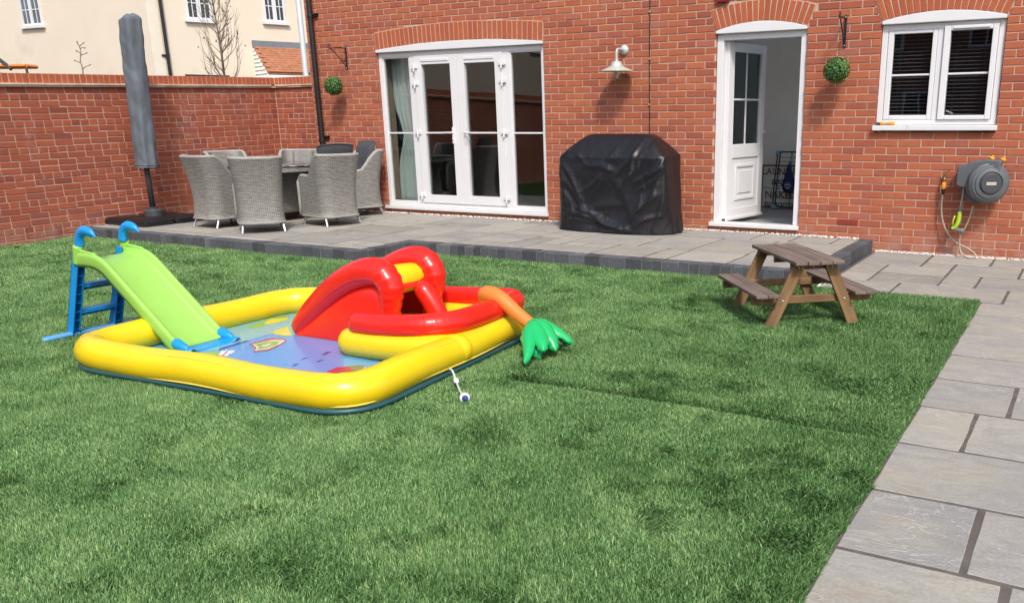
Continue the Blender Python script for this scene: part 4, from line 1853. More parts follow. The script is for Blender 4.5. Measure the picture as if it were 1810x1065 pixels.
for o in (chairs[2], chairs[3]):
    c = MB()
    P = []
    for i in range(13):
        u = -1 + 2 * i / 12
        row = []
        for k in range(11):
            v_ = k / 10
            z = .46 + .50 * v_ + .022 * (1 - u * u) * v_
            th_ = .075 * (1 - abs(u) ** 4) ** .6 * (1 - abs(2 * v_ - 1) ** 5) ** .6
            row.append((u * (.205 + .05 * v_), -.15 - .115 * v_ + th_ * 1.25 + .03 * u * u, z))
        P.append(row)
    Q = [[(p[0], p[1] - .03 - 1.5 * 0, p[2]) for p in row] for row in P]
    for i, row in enumerate(Q):
        u = -1 + 2 * i / 12
        for k in range(11):
            v_ = k / 10
            th_ = .075 * (1 - abs(u) ** 4) ** .6 * (1 - abs(2 * v_ - 1) ** 5) ** .6
            p = row[k]
            row[k] = (p[0], p[1] + .03 - 1.55 * th_, p[2])
    # buttons: dimples on the front
    for i in range(13):
        for k in range(11):
            u, v_ = -1 + 2 * i / 12, k / 10
            d = min(math.hypot((u - bx) * .22, (v_ - bz) * .48) for bx in (-.45, .0, .45) for bz in (.42, .74))
            x, y, z = P[i][k]
            P[i][k] = (x, y - .022 * math.exp(-(d / .035) ** 2), z)
    c.grid(P)
    c.grid([list(r) for r in Q[::-1]])
    cu_ = c.build('back_cushion', M['cushion'], None, smooth=True)
    sub = cu_.modifiers.new('sub', 'SUBSURF')
    sub.levels = sub.render_levels = 1
    cu_.parent = o
    pp = MB()
    edge = [P[i][10] for i in range(13)]
    pp.tube([(p[0], p[1] - .004, p[2] + .002) for p in edge], .006, 6)
    po = pp.build('piping', M['cushion'], None, smooth=True)
    po.parent = cu_

# ---- round table
tb = thing('dining_table', 'round grey wicker garden table with patterned glass top between the wicker chairs', 'table', (TC[0], TC[1], PZ))
m = MB()
m.lathe([(.655, .625), (.675, .64), (.675, .695), (.66, .705)], (TC[0], TC[1], 0), 48)
m.uv = [(math.atan2(p[1] - TC[1], p[0] - TC[0]) * .67, p[2]) for p in m.v]
m.build('wicker_apron', M['wicker'], tb, smooth=True, angle=50)
t = NT('patterned table glass')
vo = t.node('ShaderNodeTexVoronoi')
vo.inputs['Scale'].default_value = 11
t.link(t.tc.outputs['Object'], vo.inputs['Vector'])
wv = t.node('ShaderNodeTexWave', wave_type='RINGS')
wv.inputs['Scale'].default_value = 2.2
wv.inputs['Distortion'].default_value = 9
t.link(t.tc.outputs['Object'], wv.inputs['Vector'])
colr = t.mix(t.ramp(vo.outputs['Distance'], [(.3, (0, 0, 0)), (.42, (1, 1, 1))]), (.42, .40, .37), (.10, .10, .10))
M['table_top'] = t.fin(colr, .12, None, .6)
m = MB()
m.lathe([(.685, .7055), (.69, .709), (.69, .714), (.685, .7175)], (TC[0], TC[1], 0), 56)
m.build('table_top', M['table_top'], tb, smooth=True, angle=40)
m = MB()
m.box(TC[0] - .30, TC[0] + .30, TC[1] - .30, TC[1] + .30, .10, .62)
m.uv = [(p[0] + p[1], p[2]) for p in m.v]
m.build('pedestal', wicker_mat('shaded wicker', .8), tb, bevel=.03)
for sx, sy in ((-1, -1), (1, -1), (1, 1), (-1, 1)):
    l = MB()
    l.tube([(TC[0] + sx * .26, TC[1] + sy * .26, .10), (TC[0] + sx * .29, TC[1] + sy * .29, 0)], .016, 8)
    l.build('leg', M['alu'], tb, smooth=True, angle=40)

# ---- cantilever parasol in its cover
px0, py0 = -1.0, -2.25
um = thing('covered_parasol', 'closed garden parasol in a grey cover on a black plastic base by the wall', 'parasol', (px0, py0, PZ))
m = MB()


def rrect(hx, hy, r, n=5):
    out = []
    for cx_, cy_, a0 in ((hx - r, hy - r, 0), (-hx + r, hy - r, 90), (-hx + r, -hy + r, 180), (hx - r, -hy + r, 270)):
        for i in range(n + 1):
            a = R(a0 + 90 * i / n)
            out.append((cx_ + r * math.cos(a), cy_ + r * math.sin(a)))
    return out


for qi, (qx, qy) in enumerate(((-1, -1), (1, -1), (1, 1), (-1, 1))):
    m = MB()
    rings = []
    for hx, r, z in ((.205, .05, .004), (.212, .055, .02), (.212, .055, .062), (.19, .06, .085), (.13, .05, .094)):
        rings.append([(px0 + qx * .216 + x, py0 + qy * .216 + y, z) for x, y in rrect(hx, hx, r)])
    m.grid([list(c) for c in zip(*rings)], close_u=True)
    m.f.append(tuple(len(m.v) - len(rings[0]) * 0 - 1 - 5 * k for k in range(len(rings[0]))))
    m.fm.append(0)
    m.build('base_weight', M['black_plastic'], um, smooth=True, angle=35)
m = MB()
m.lathe([(.115, .07), (.115, .155), (.10, .17), (.06, .175), (.06, .20)], (px0, py0, 0), 24)
m.build('pole_socket', M['grey_pole'], um, smooth=True, angle=35)
m = MB()
m.tube([(px0, py0, .16), (px0 - .012, py0, 1.3)], .034, 14)
m.build('pole', M['grey_pole'], um, smooth=True)
m = MB()
Pg = []
NU, NZ = 44, 60
AXR = Vector((ROT[0][0], ROT[0][1], 0)).normalized()
AYR = Vector((-AXR.y, AXR.x, 0))
r_ = random.Random(2)
for i in range(NU):
    a = 2 * PI * i / NU
    row = []
    for k in range(NZ):
        v_ = k / (NZ - 1)
        z = .70 + 1.84 * v_
        w = .122 + .006 * math.sin(v_ * 3) - .002 * v_
        d = .098 + .008 * v_
        e = 4.2
        ca, sa = math.cos(a), math.sin(a)
        rr_ = 1 / ((abs(ca) ** e + abs(sa) ** e) ** (1 / e))
        fold = .004 * math.sin(3 * a + 5 * v_) + .0035 * math.sin(5 * a - 9 * v_ + 1) + .003 * math.sin(2 * a + 30 * v_) + .002 * math.sin(4 * a + 55 * v_ + 2 * math.sin(9 * v_))
        fold += .010 * max(0, math.sin(7 * a + 1.5 * v_)) * (1 - v_) ** 2
        if v_ > .965:
            q = (v_ - .965) / .035
            sh = math.sqrt(max(0, 1 - q * q * .96))
        else:
            sh = 1
        x = (w + fold) * rr_ * ca * (.25 + .75 * sh)
        y = (d + fold) * rr_ * sa * sh
        # gathered peak towards the right
        z -= .045 * (.5 - .5 * ca) * v_ ** 6 - .012 * math.sin(4 * a) * v_ ** 20
        lean = .015 + .06 * v_
        row.append(Vector((px0 + .015, py0 - .02, z)) + AXR * (x * .866 + y * .5 + lean) + AYR * (y * .866 - x * .5))
    Pg.append(row)
m.grid(Pg, close_u=True)
m.f.append(tuple(i * NZ + NZ - 1 for i in range(NU)))
m.fm.append(0)
cv = m.build('cover', M['parasol_cover'], um, smooth=True, origin=(px0, py0, .7))
cv.modifiers.new('sub', 'SUBSURF').render_levels = 1
m = MB()
m.tube([Vector(Pg[i % NU][1]) * 1.0 for i in range(NU + 1)], .007, 6, False)
m.tube([Vector((px0 + .02, py0 - .12, .72)), Vector((px0 + .03, py0 - .10, .67)), Vector((px0 + .0, py0 - .06, .66))], .008, 6)
m.build('hem', M['parasol_cover'], um, smooth=True)

# ---- covered barbecue
bq = MB()
NU, NZ = 260, 84
xc, yc = 4.88, -.415
CREASES = [(-.58, .90, -.30, .76, .016, .028), (.10, .98, -.16, .74, .010, .04), (.36, 1.04, .14, .70, .018, .028), (.66, .84, .48, .66, .018, .024),
           (-.05, .72, -.34, .46, .012, .04), (-.38, .26, .0, .08, .022, .03), (.40, .42, .24, .08, .020, .034), (-.64, .50, -.44, .18, .016, .03),
           (-.66, .80, -.36, .38, .022, .030), (-.67, .74, -.50, .10, .026, .035), (-.62, .62, -.28, .16, .018, .045), (-.60, .22, .14, .05, .030, .038), (-.55, .12, .30, .03, .018, .030),
           (.02, .82, -.18, .42, .012, .05), (.30, .86, .16, .50, .028, .026), (.38, .84, .24, .62, .020, .022), (.64, .80, .36, .60, .026, .028), (.66, .76, .42, .52, .018, .022),
           (.64, .72, .34, .10, .030, .05), (.67, .66, .55, .06, .018, .03), (.20, .05, .58, .42, .026, .05), (.30, .04, .62, .20, .018, .035), (-.30, .72, .10, .66, .012, .04), (-.28, .22, .22, .30, .016, .05), (.05, .60, .30, .18, .012, .06)]
rows = []
_a = np.linspace(0, 2 * PI, 4001)
_r = 1 / (np.abs(np.cos(_a)) ** 5 + np.abs(np.sin(_a)) ** 5) ** .2
_x, _y = .69 * _r * np.cos(_a), .29 * _r * np.sin(_a)
_l = np.concatenate([[0], np.cumsum(np.hypot(np.diff(_x), np.diff(_y)))])
ANG = np.interp(np.arange(NU) / NU * _l[-1], _l, _a)
for i in range(NU):
    a = float(ANG[i])
    ca, sa = math.cos(a), math.sin(a)
    row = []
    for k in range(NZ):
        v_ = k / (NZ - 1)
        if v_ < .70:                                     # skirt
            q = v_ / .70
            z = .012 + .825 * q
            hx = .70 + .012 * math.sin(q * 5) - .015 * q
            hy = .315 - .045 * q
            e = 3.2 + 5 * q
        else:                                            # sloping hood up to the flat ridge
            q = min((v_ - .70) / .30, 1.0)
            z = .837 + .245 * (1 - (1 - q) ** 1.25)
            qq = q ** 1.05
            hx = .685 - (.685 - .37) * qq
            hy = .27 - .17 * qq
            e = 8 - 2 * q
            if q > .985:
                hx *= .985
        r0 = 1 / ((abs(ca) ** e + abs(sa) ** e) ** (1 / e))
        x, y = hx * r0 * ca, hy * r0 * sa
        if v_ > .70:
            y += .06 * q
        s = a * 3.0
        sk_ = 1 - min(1, max(0, (v_ - .62) / .1))
        u_ = x * 1.0
        fold = 0
        fo = .006 * math.sin(x * 5 + z * 3 + sa) * math.sin(z * 6 - x * 2.5)
        front = min(1, max(0, -sa * 1.6 - .1))
        for (u0, v0, u1, v1, amp_, wd_) in CREASES:
            du, dv = u1 - u0, v1 - v0
            L2 = du * du + dv * dv
            tt = ((x - u0) * du + (z - v0) * dv) / L2
            tc_ = min(max(tt, 0), 1)
            bowed = .035 * math.sin(tc_ * PI)
            side_ = ((x - u0) * dv - (z - v0) * du) / math.sqrt(L2) + bowed
            fade = math.exp(-((tt - tc_) * math.sqrt(L2) / .05) ** 2) * (.35 + .65 * math.sin(PI * min(max(tc_, .08), .92)))
            # one steep flank, one soft flank
            w1 = wd_ * (.45 if side_ > 0 else 1.35)
            fo += 1.25 * amp_ * front * fade * math.exp(-(side_ / w1) ** 2)
        rs_ = abs(math.sin(x * 2 + z * 9 + ca * 3))
        fo += .006 * (1 - front) * rs_
        flare = .05 * (1 - min(v_ / .25, 1)) ** 2
        rid3 = math.sin(a * 9 + 2 * math.sin(a * 3)) * .010 * max(0, 1 - v_ / .25)
        n_ = Vector((ca * .8, sa, 0)).normalized()
        amp = .6 + .4 * sk_ if v_ < .7 else max(0.05, .75 * (1 - q))
        d = n_ * (fo * amp + flare + rid3)
        row.append((xc + x + d.x, min(yc + y + d.y, -.03), z + (.012 * fo / .03 if v_ > .7 and q < .9 else 0)))
    rows.append(row)
bq.grid(rows, close_u=True)
bq.f.append(tuple(i * NZ + NZ - 1 for i in range(NU)))
bq.fm.append(0)
bqo = bq.build('covered_barbecue', M['bbq_cover'], None, smooth=True, origin=(xc, yc, PZ))
tag(bqo, 'barbecue under a creased black nylon cover against the brick wall', 'barbecue')
sm_ = MB()
sm_.tube([(xc + .60, yc - .27, .84), (xc + .45, yc - .1, 1.0), (xc + .37, yc - .02, 1.075)], .004, 5)
sm_.tube([(xc - .60, yc - .27, .84), (xc - .45, yc - .1, 1.0), (xc - .37, yc - .02, 1.075)], .004, 5)
sm_.build('seam', M['bbq_cover'], bqo, smooth=True)
sm_ = MB()
sm_.obox((xc + .49, yc - .345, .66), ((1, 0, .1), (0, 1, 0), (0, 0, 1)), (.018, .012, .014))
sm_.tube([(xc + .49, yc - .345, .65), (xc + .47, yc - .35, .56), (xc + .50, yc - .345, .50)], .006, 5)
sm_.build('strap_buckle', M['black_plastic'], bqo, bevel=.003)

# ---- wall lamp
lm = thing('wall_lamp', 'pale metal swan neck wall lamp with clear glass on the brick wall', 'lamp', (4.735, -.01, 2.012))
m = MB()
m.lathe([(.055, 0), (.056, .012), (.045, .034), (.022, .045)], (4.735, 0, 2.012), 20, (0, -1, 0))
m.build('wall_plate', M['galv'], lm, smooth=True, angle=50)
m = MB()
m.tube(spline([(4.735, -.04, 2.012), (4.735, -.15, 2.014), (4.735, -.190, 2.0), (4.735, -.20, 1.965), (4.735, -.20, 1.88)], 6), .0135, 10)
m.build('arm', M['galv'], lm, smooth=True)
m = MB()
m.lathe([(.020, 1.895), (.022, 1.882), (.058, 1.872), (.060, 1.852), (.062, 1.850), (.068, 1.838), (.070, 1.828), (.072, 1.826)], (4.735, -.20, 0), 24, caps=False)
m.build('collar', M['galv'], lm, smooth=True, angle=40)
m = MB()
m.lathe([(.070, 1.826), (.19, 1.776), (.192, 1.770), (.188, 1.7705), (.068, 1.818)], (4.735, -.20, 0), 32, caps=False)
m.build('lamp_shade', M['shade'], lm, smooth=True, angle=40)
m = MB()
m.lathe([(.058, 1.80), (.06, 1.74), (.058, 1.70), (.045, 1.668), (.022, 1.654), (.001, 1.651)], (4.735, -.20, 0), 20, caps=False)
m.build('lamp_glass', M['clear'], lm, smooth=True)
m = MB()
m.lathe([(.001, 1.69), (.02, 1.70), (.028, 1.725), (.02, 1.755), (.015, 1.79), (.016, 1.81)], (4.735, -.20, 0), 14, caps=False)
m.build('bulb', simple('frosted bulb', (.6, .55, .5), .4, .03), lm, smooth=True)


# ---- hanging basket brackets and box balls
def bracket(x, zt, label, dx):
    t = thing('hanging_bracket', label, 'bracket', (x, 0, zt - .15), 0, 'wrought iron brackets on the house wall')
    m = MB()
    m.box(x - .013, x + .013, -.012, -.002, zt - .31, zt)
    m.build('back_plate', M['black_metal'], t, bevel=.003)
    m = MB()
    tip = Vector((x + dx, -.27, zt - .045))
    m.tube([(x, -.012, zt - .03), (x + dx * .5, -.14, zt - .035), tip], .0065, 6)
    m.tube(spline([(x, -.012, zt - .28), (x + dx * .12, -.05, zt - .24), (x + dx * .55, -.15, zt - .13), (x + dx * .85, -.23, zt - .06), tip], 5), .0065, 6)
    m.build('arm', M['black_metal'], t, smooth=True)
    m = MB()
    sc = []
    for i in range(16):
        a = i / 15 * 4.6 * PI / 2
        rr_ = .034 * (1 - i / 19)
        sc.append(tip + Vector((dx / .27 * -1 * (math.sin(a) * rr_), math.sin(a) * rr_, .02 + math.cos(a) * rr_)))
    m.tube(sc, .006, 6)
    sc = [Vector((x, -.05, zt - .20)) + Vector((0, -.03 * math.cos(i * .5) * (1 - i / 16), .03 * math.sin(i * .5) * (1 - i / 16))) for i in range(14)]
    m.tube(sc, .0055, 6)
    m.build('scroll', M['black_metal'], t, smooth=True)
    for z in (zt - .02, zt - .29):
        m = MB()
        m.lathe([(.006, 0), (.006, .004), (.002, .006)], (x, -.012, z), 8, (0, -1, 0))
        m.build('screw', M['galv'], t)
    return t


bracket(.395, 2.245, 'black wrought iron bracket on the wall beside the downpipe', -.04)
bracket(7.268, 2.24, 'black wrought iron bracket on the wall between door and window', .0)


def box_ball(c, rad, label, seed, hook):
    t = thing('topiary_ball', label, 'topiary ball', c, 0, 'hanging artificial box balls')
    r = random.Random(seed)
    m = MB()
    m.lathe([(rad * .86 * math.sin(PI * k / 10) + .0005, -rad * .86 * math.cos(PI * k / 10)) for k in range(11)], c, 18, caps=False)
    m.build('core', simple('dark core', (.012, .03, .010), .95), t, smooth=True)
    m = MB()
    N = 1500
    for i in range(N):
        z = 1 - 2 * (i + .5) / N
        a = i * 2.39996 + r.uniform(-.2, .2)
        q = math.sqrt(1 - z * z)
        n = Vector((q * math.cos(a), q * math.sin(a), z))
        n = (n + Vector((r.uniform(-.09, .09), r.uniform(-.09, .09), r.uniform(-.09, .09)))).normalized()
        p = Vector(c) + n * rad * r.uniform(.84, 1.04) * (1 + .05 * math.sin(5 * n.x + 3 * n.z + seed) * math.sin(4 * n.y + seed))
        u = n.orthogonal().normalized()
        u = Matrix.Rotation(r.uniform(0, 6.28), 3, n) @ u
        u = (u + n * r.uniform(-.1, .9)).normalized()
        w = u.cross(n).normalized()
        L, Wd = r.uniform(.009, .015), r.uniform(.005, .008)
        m.add([p - u * L, p + w * Wd + n * .002, p + u * L, p - w * Wd + n * .002], [(0, 1, 2, 3)])
    m.build('foliage', M['foliage'], t, kind='stuff')
    m = MB()
    for s in (-1, 1):
        m.tube([Vector(c) + Vector((s * rad * .45, 0, rad * .85)), Vector(hook)], .0012, 4)
    m.build('hanging_wire', M['grey_light'], t)
    return t


box_ball((.342, -.235, 1.712), .125, 'green box ball hanging beside the black downpipe', 1, (.355, -.25, 2.19))
box_ball((7.262, -.235, 1.700), .131, 'green box ball hanging between the back door and the window', 2, (7.268, -.25, 2.16))

# ---- hose reel, tap and hose
hr = thing('hose_reel', 'grey wall mounted hose reel with round drum cover on the right of the wall', 'hose reel', (8.78, -.15, .62))
DC = Vector((8.795, -.235, .628))
B0 = Vector((8.83, -.235, .625))
dn = Vector((.40, -.915, .0)).normalized()
m = MB()
m.lathe([(.06, -.15), (.175, -.14), (.195, -.12), (.195, -.02), (.189, .0), (.17, .012), (.165, .022), (.148, .026)], DC, 44, dn)
m.build('drum', M['grey_plastic'], hr, smooth=True, angle=35)
m = MB()
m.lathe([(.145, .024), (.142, .038), (.112, .046), (.105, .036), (.103, .036)], DC, 40, dn)
m.build('drum_ring', M['grey_plastic'], hr, smooth=True, angle=35)
m = MB()
m.lathe([(.102, .030), (.100, .048), (.090, .056), (.0005, .057)], DC, 36, dn, caps=False)
hub = m.build('hub', simple('dark grey plastic', (.045, .05, .058), .45, .06), hr, smooth=True, angle=35)
m = MB()
lx = Vector((dn.y * -1, dn.x, 0)).normalized()
m.obox(DC + dn * .0575, (lx, (0, 0, 1), dn), (.045, .013, .002))
m.build('badge', simple('pale badge', (.62, .60, .50), .5, .03), hub)


def text(body, size, loc, ex_, ez_, mat, parent, shear=0, name='lettering', extrude=.0006, bold=0.0, align='CENTER'):
    cu_ = bpy.data.curves.new(name, 'FONT')
    cu_.body = body
    cu_.size = size
    cu_.align_x = align
    cu_.align_y = 'CENTER'
    cu_.extrude = extrude
    cu_.shear = shear
    cu_.offset = bold
    cu_.resolution_u = 3
    cu_.materials.append(mat)
    o = bpy.data.objects.new(name, cu_)
    ex_, ez_ = Vector(ex_).normalized(), Vector(ez_).normalized()
    n = ex_.cross(ez_)
    o.matrix_basis = Matrix.Translation(loc) @ Matrix((ex_, ez_, n)).transposed().to_4x4()
    COL.objects.link(o)
    me = bpy.data.meshes.new_from_object(o.evaluated_get(bpy.context.evaluated_depsgraph_get()))
    mb_ = o.matrix_basis.copy()
    bpy.data.objects.remove(o)
    me.name = name
    if not me.materials:
        me.materials.append(mat)
    o = bpy.data.objects.new(name, me)
    o.matrix_basis = mb_
    COL.objects.link(o)
    attach(o, parent)
    return o


dk = simple('dark ink', (.02, .02, .025), .6, .02)
text('HOZELOCK', .016, DC + dn * .0602, lx, (0, 0, 1), dk, hub)
m = MB()
poly = [(-.335, .150), (-.335, -.02), (-.30, -.04), (-.06, -.05), (.05, .10), (.05, .218), (-.06, .225), (-.20, .205)]
m.prism(poly, B0 + Vector((0, .20, 0)), (1, 0, 0), (0, 0, 1), (0, -1, 0), .215)
m.build('hose_outlet_box', M['grey_plastic'], hr, bevel=.014, seg=3)
m = MB()
m.box(8.515, 8.63, -.186, -.179, .695, .74)
m.build('outlet_slot', M['black_plastic'], hr)
m = MB()
m.prism([(-.32, -.03), (-.06, -.03), (-.02, -.19), (-.14, -.21), (-.27, -.15)], B0 + Vector((0, .20, 0)), (1, 0, 0), (0, 0, 1), (0, -1, 0), .12)
m.build('lower_housing', M['grey_plastic'], hr, bevel=.012, seg=3)
m = MB()
m.box(8.74, 8.90, -.04, -.003, .50, .76)
m.build('wall_bracket', M['grey_pole'], hr, bevel=.004)
for xx in (8.78, 8.88):
    m = MB()
    m.lathe([(.016, 0), (.024, .012), (.026, .03), (.018, .034), (.012, .05)], (xx, -.16, .835 - (xx - 8.8) * .12), 12, (.35, -.3, .9))
    m.build('orange_lever', M['hoz_orange'], hr, smooth=True, angle=40)
tp_ = thing('garden_tap', 'brass garden tap with orange hose connector left of the hose reel', 'tap', (8.362, -.05, .63))
m = MB()
m.tube(spline([(8.362, -.0, .66), (8.362, -.045, .662), (8.362, -.07, .645), (8.362, -.07, .61)], 5), .011, 10)
m.lathe([(.008, 0), (.010, .02), (.006, .045)], (8.362, -.045, .67), 10)
m.obox((8.375, -.045, .718), ((1, 0, .3), (0, 1, 0), (-.3, 0, 1)), (.028, .007, .005))
m.obox((8.40, -.06, .625), ((1, 0, .1), (0, 1, 0), (0, 0, 1)), (.022, .006, .006))
m.build('tap_body', M['brass'], tp_, smooth=True, angle=40)
m = MB()
m.lathe([(.016, .615), (.021, .605), (.021, .56), (.017, .55)], (8.362, -.07, 0), 14)
m.build('connector', M['hoz_orange'], tp_, smooth=True, angle=40)
m = MB()
m.lathe([(.014, .55), (.016, .545), (.014, .50), (.011, .492)], (8.362, -.07, 0), 12)
m.build('collar', M['black_plastic'], tp_, smooth=True, angle=40)
ho = thing('garden_hose', 'beige hose looping from the tap down to the paving and back to the reel', 'hose', (8.6, -.08, LZ))
m = MB()
m.tube(spline([(8.362, -.07, .50), (8.358, -.072, .40), (8.375, -.075, .27), (8.42, -.08, .15), (8.49, -.085, .06), (8.56, -.09, .012), (8.64, -.10, -.02), (8.71, -.115, -.062), (8.735, -.13, -.095), (8.70, -.14, -.111), (8.64, -.12, -.105), (8.585, -.10, -.06), (8.566, -.095, .02), (8.568, -.10, .10), (8.60, -.11, .17), (8.635, -.12, .27), (8.66, -.13, .40)], 7), .0085, 8)
m.build('supply_hose', M['hose'], ho, smooth=True)
m = MB()
m.tube(spline([(8.573, -.175, .715), (8.572, -.205, .705), (8.568, -.205, .66), (8.562, -.175, .55), (8.550, -.15, .42), (8.545, -.148, .385)], 6), .0085, 8)
m.build('outlet_hose', M['hose'], ho, smooth=True)
m = MB()
m.lathe([(.010, 0), (.016, .01), (.014, .04), (.009, .05)], (8.566, -.190, .735), 10, (.5, -.6, -.4))
m.build('hose_stop', M['hose'], ho, smooth=True, angle=40)
gn_ = thing('spray_gun', 'yellow green hose spray gun hanging below the reel', 'spray gun', (8.53, -.15, .25))
m = MB()
m.lathe([(.012, .39), (.017, .38), (.017, .345), (.013, .335)], (8.545, -.148, 0), 12)
m.build('connector', M['grey_light'], gn_, smooth=True, angle=40)
m = MB()
m.tube(spline([(8.545, -.15, .34), (8.545, -.152, .29), (8.535, -.155, .225), (8.515, -.158, .185), (8.485, -.16, .172)], 5), [.018, .019, .020, .021, .021, .021, .021, .021, .020, .020, .020, .020, .019, .019, .018, .017, .017, .016, .016, .015, .015], 10)
m.build('grip', M['lime_gun'], gn_, smooth=True)
m = MB()
m.tube([(8.505, -.158, .30), (8.49, -.16, .24), (8.497, -.16, .195)], .007, 6)
m.build('trigger', M['lime_gun'], gn_, smooth=True)
m = MB()
m.lathe([(.014, 0), (.020, .02), (.020, .05), (.026, .055), (.026, .08)], (8.52, -.155, .165), 12, (1, .0, -.2))
m.build('nozzle', M['grey_light'], gn_, smooth=True, angle=40)
cn = thing('hose_connectors', 'orange and grey hose connectors lying on the white window sill', 'connectors', (7.73, -.03, 1.162))
for x0, x1, r0, mt in ((7.650, 7.69, .015, 'grey_pole'), (7.69, 7.735, .017, 'hoz_orange'), (7.735, 7.768, .013, 'hose'), (7.772, 7.83, .018, 'hoz_orange')):
    m = MB()
    m.lathe([(r0 * .8, 0), (r0, .006), (r0, x1 - x0 - .006), (r0 * .8, x1 - x0)], (x0, -.025, 1.181), 12, (1, 0, 0))
    m.build('connector', M[mt], cn, smooth=True, angle=40)

# ---- laundry room things seen through the open door
sg = thing('laundry_sign', 'white wooden laundry sign standing on the floor behind the clothes airer', 'sign', (5.93, 2.2, .055))
SY = 2.235
sgm = simple('whitewashed board', (.82, .80, .75), .8, .12, 6, .3, 40)
for k in range(4):
    m = MB()
    m.box(5.705, 6.25, SY, SY + .016, .062 + k * .139, .062 + (k + 1) * .139 - .003)
    m.build('board', sgm, sg, bevel=.002)
m = MB()
frame_bars(m, 5.685, 6.27, .052, .628, .018, SY - .012, SY + .02)
m.build('sign_frame', M['wood_leg'], sg)
brown = simple('faded brown ink', (.22, .12, .07), .8, .1)
for body, sz, z, mt, sh, x in (('LAUNDRY', .125, .535, brown, 0, 5.975), ('today', .135, .405, dk, .35, 5.97), ('NAKED', .135, .225, brown, 0, 5.965), ('tomorrow', .115, .105, dk, .35, 5.975)):
    text(body, sz, (x, SY - .002, z), (1, 0, 0), (0, 0, 1), mt, sg, sh, extrude=.0008, bold=.002)
m = MB()
m.tube(spline([(5.72, SY - .003, .315), (5.77, SY - .003, .325), (5.82, SY - .003, .308), (5.87, SY - .003, .318)], 5), .0035, 4)
m.tube(spline([(6.0, SY - .003, .318), (6.05, SY - .003, .308), (6.10, SY - .003, .325), (6.15, SY - .003, .315)], 5), .0035, 4)
m.lathe([(.012, 0), (.012, .002)], (5.935, SY, .315), 10, (0, -1, 0))
m.build('flourish', dk, sg)
ar = thing('clothes_airer', 'folded clothes airer with pale blue corners just inside the back door', 'clothes airer', (6.2, 2.1, .052))
teal_ = simple('dark teal painted wire', (.035, .07, .085), .45, .1)
for off, yy in ((0, 2.09), (.022, 2.13)):
    m = MB()
    m.tube(spline([(6.6, yy, .085), (6.1, yy, .082), (5.925 + off, yy, .085), (5.905 + off, yy, .115), (5.915 + off, yy, .40), (5.945 + off, yy, .76), (5.975 + off, yy, .80), (6.1, yy, .805), (6.6, yy, .80)], 5), .0095, 8)
    m.build('frame', teal_, ar, smooth=True)
m = MB()
for z in (.735, .68, .62, .52, .44, .36, .28, .20):
    m.tube([(5.93 + .035 * (z / .8), 2.10, z), (6.6, 2.10, z)], .0035, 5)
m.tube([(6.13, 2.10, .08), (6.14, 2.10, .80)], .005, 6)
m.build('wire', teal_, ar)
pb_ = simple('sky blue plastic', (.26, .46, .58), .45, .05)
for cx_, cz_, sg_ in ((5.94, .795, 1), (5.905, .09, -1)):
    m = MB()
    m.prism([(-.02, -.055 * sg_), (-.015, .02 * sg_), (.015, .03 * sg_), (.085, .022 * sg_), (.03, .0), (.012, -.02 * sg_)], (cx_, 2.068, cz_), (1, 0, 0), (0, 0, 1), (0, 1, 0), .075)
    m.build('corner_piece', pb_, ar, bevel=.004)
bgp = thing('peg_bag', 'navy blue peg bag with white round logo hanging on the clothes airer', 'bag', (6.135, 2.05, .5))
m = MB()
m.lathe([(.004, .69), (.012, .665), (.03, .60), (.055, .52), (.075, .44), (.085, .37), (.075, .31), (.05, .275), (.002, .27)], (6.125, 2.045, 0), 20, caps=False)
for i, p in enumerate(m.v):
    m.v[i] = (p[0] + .006 * math.sin(p[2] * 30), 2.045 + (p[1] - 2.045) * .45, p[2])
m.build('pouch', simple('navy cloth', (.018, .018, .10), .8, .15, 20, .3, 100), bgp, smooth=True)
m = MB()
m.tube([(6.125, 2.045, .68), (6.14, 2.08, .80)], .003, 5)
m.build('cord', dk, bgp)
m = MB()
wh_ = simple('white print', (.75, .75, .78), .7, .02)
ring = [(6.125 + .036 * math.cos(a), 2.005 - .0, .375 + .036 * math.sin(a)) for a in np.linspace(0, 2 * PI, 25)]
m.tube(ring, .0028, 5, False)
m.prism([(-.016, -.030), (.016, -.030), (0, -.008)], (6.125, 2.006, .365), (1, 0, 0), (0, 0, 1), (0, -1, 0), .003)
m.prism([(-.024, .004), (.024, .004), (.024, .014), (-.024, .014)], (6.125, 2.006, .372), (1, 0, 0), (0, 0, 1), (0, -1, 0), .003)
m.build('logo', wh_, bgp)
# ================================================================== ON THE LAWN
# ---- children's picnic table
PC = Vector((7.85, -3.365, LZ))
pu = Vector((math.cos(R(129.05)), math.sin(R(129.05)), 0))
pv = Vector((pu.y, -pu.x, 0))
pk = thing('picnic_table', 'small wooden picnic table with attached benches on the lawn', 'picnic table', tuple(PC), R(129.05))


def plank(name, c, ax, half, mat, parent, bevel=.004):
    """A board with its own grain axis (local x along the board)."""
    m = MB()
    h = half
    m.box(-h[0], h[0], -h[1], h[1], -h[2], h[2])
    o = m.build(name, mat, None, bevel=bevel)
    a = [Vector(v).normalized() for v in ax]
    o.matrix_basis = Matrix.Translation(c) @ Matrix((a[0], a[1], a[2])).transposed().to_4x4()
    attach(o, parent)
    return o


def PL(u, v_, z):
    p = PC + pu * u + pv * v_
    return Vector((p.x, p.y, z))


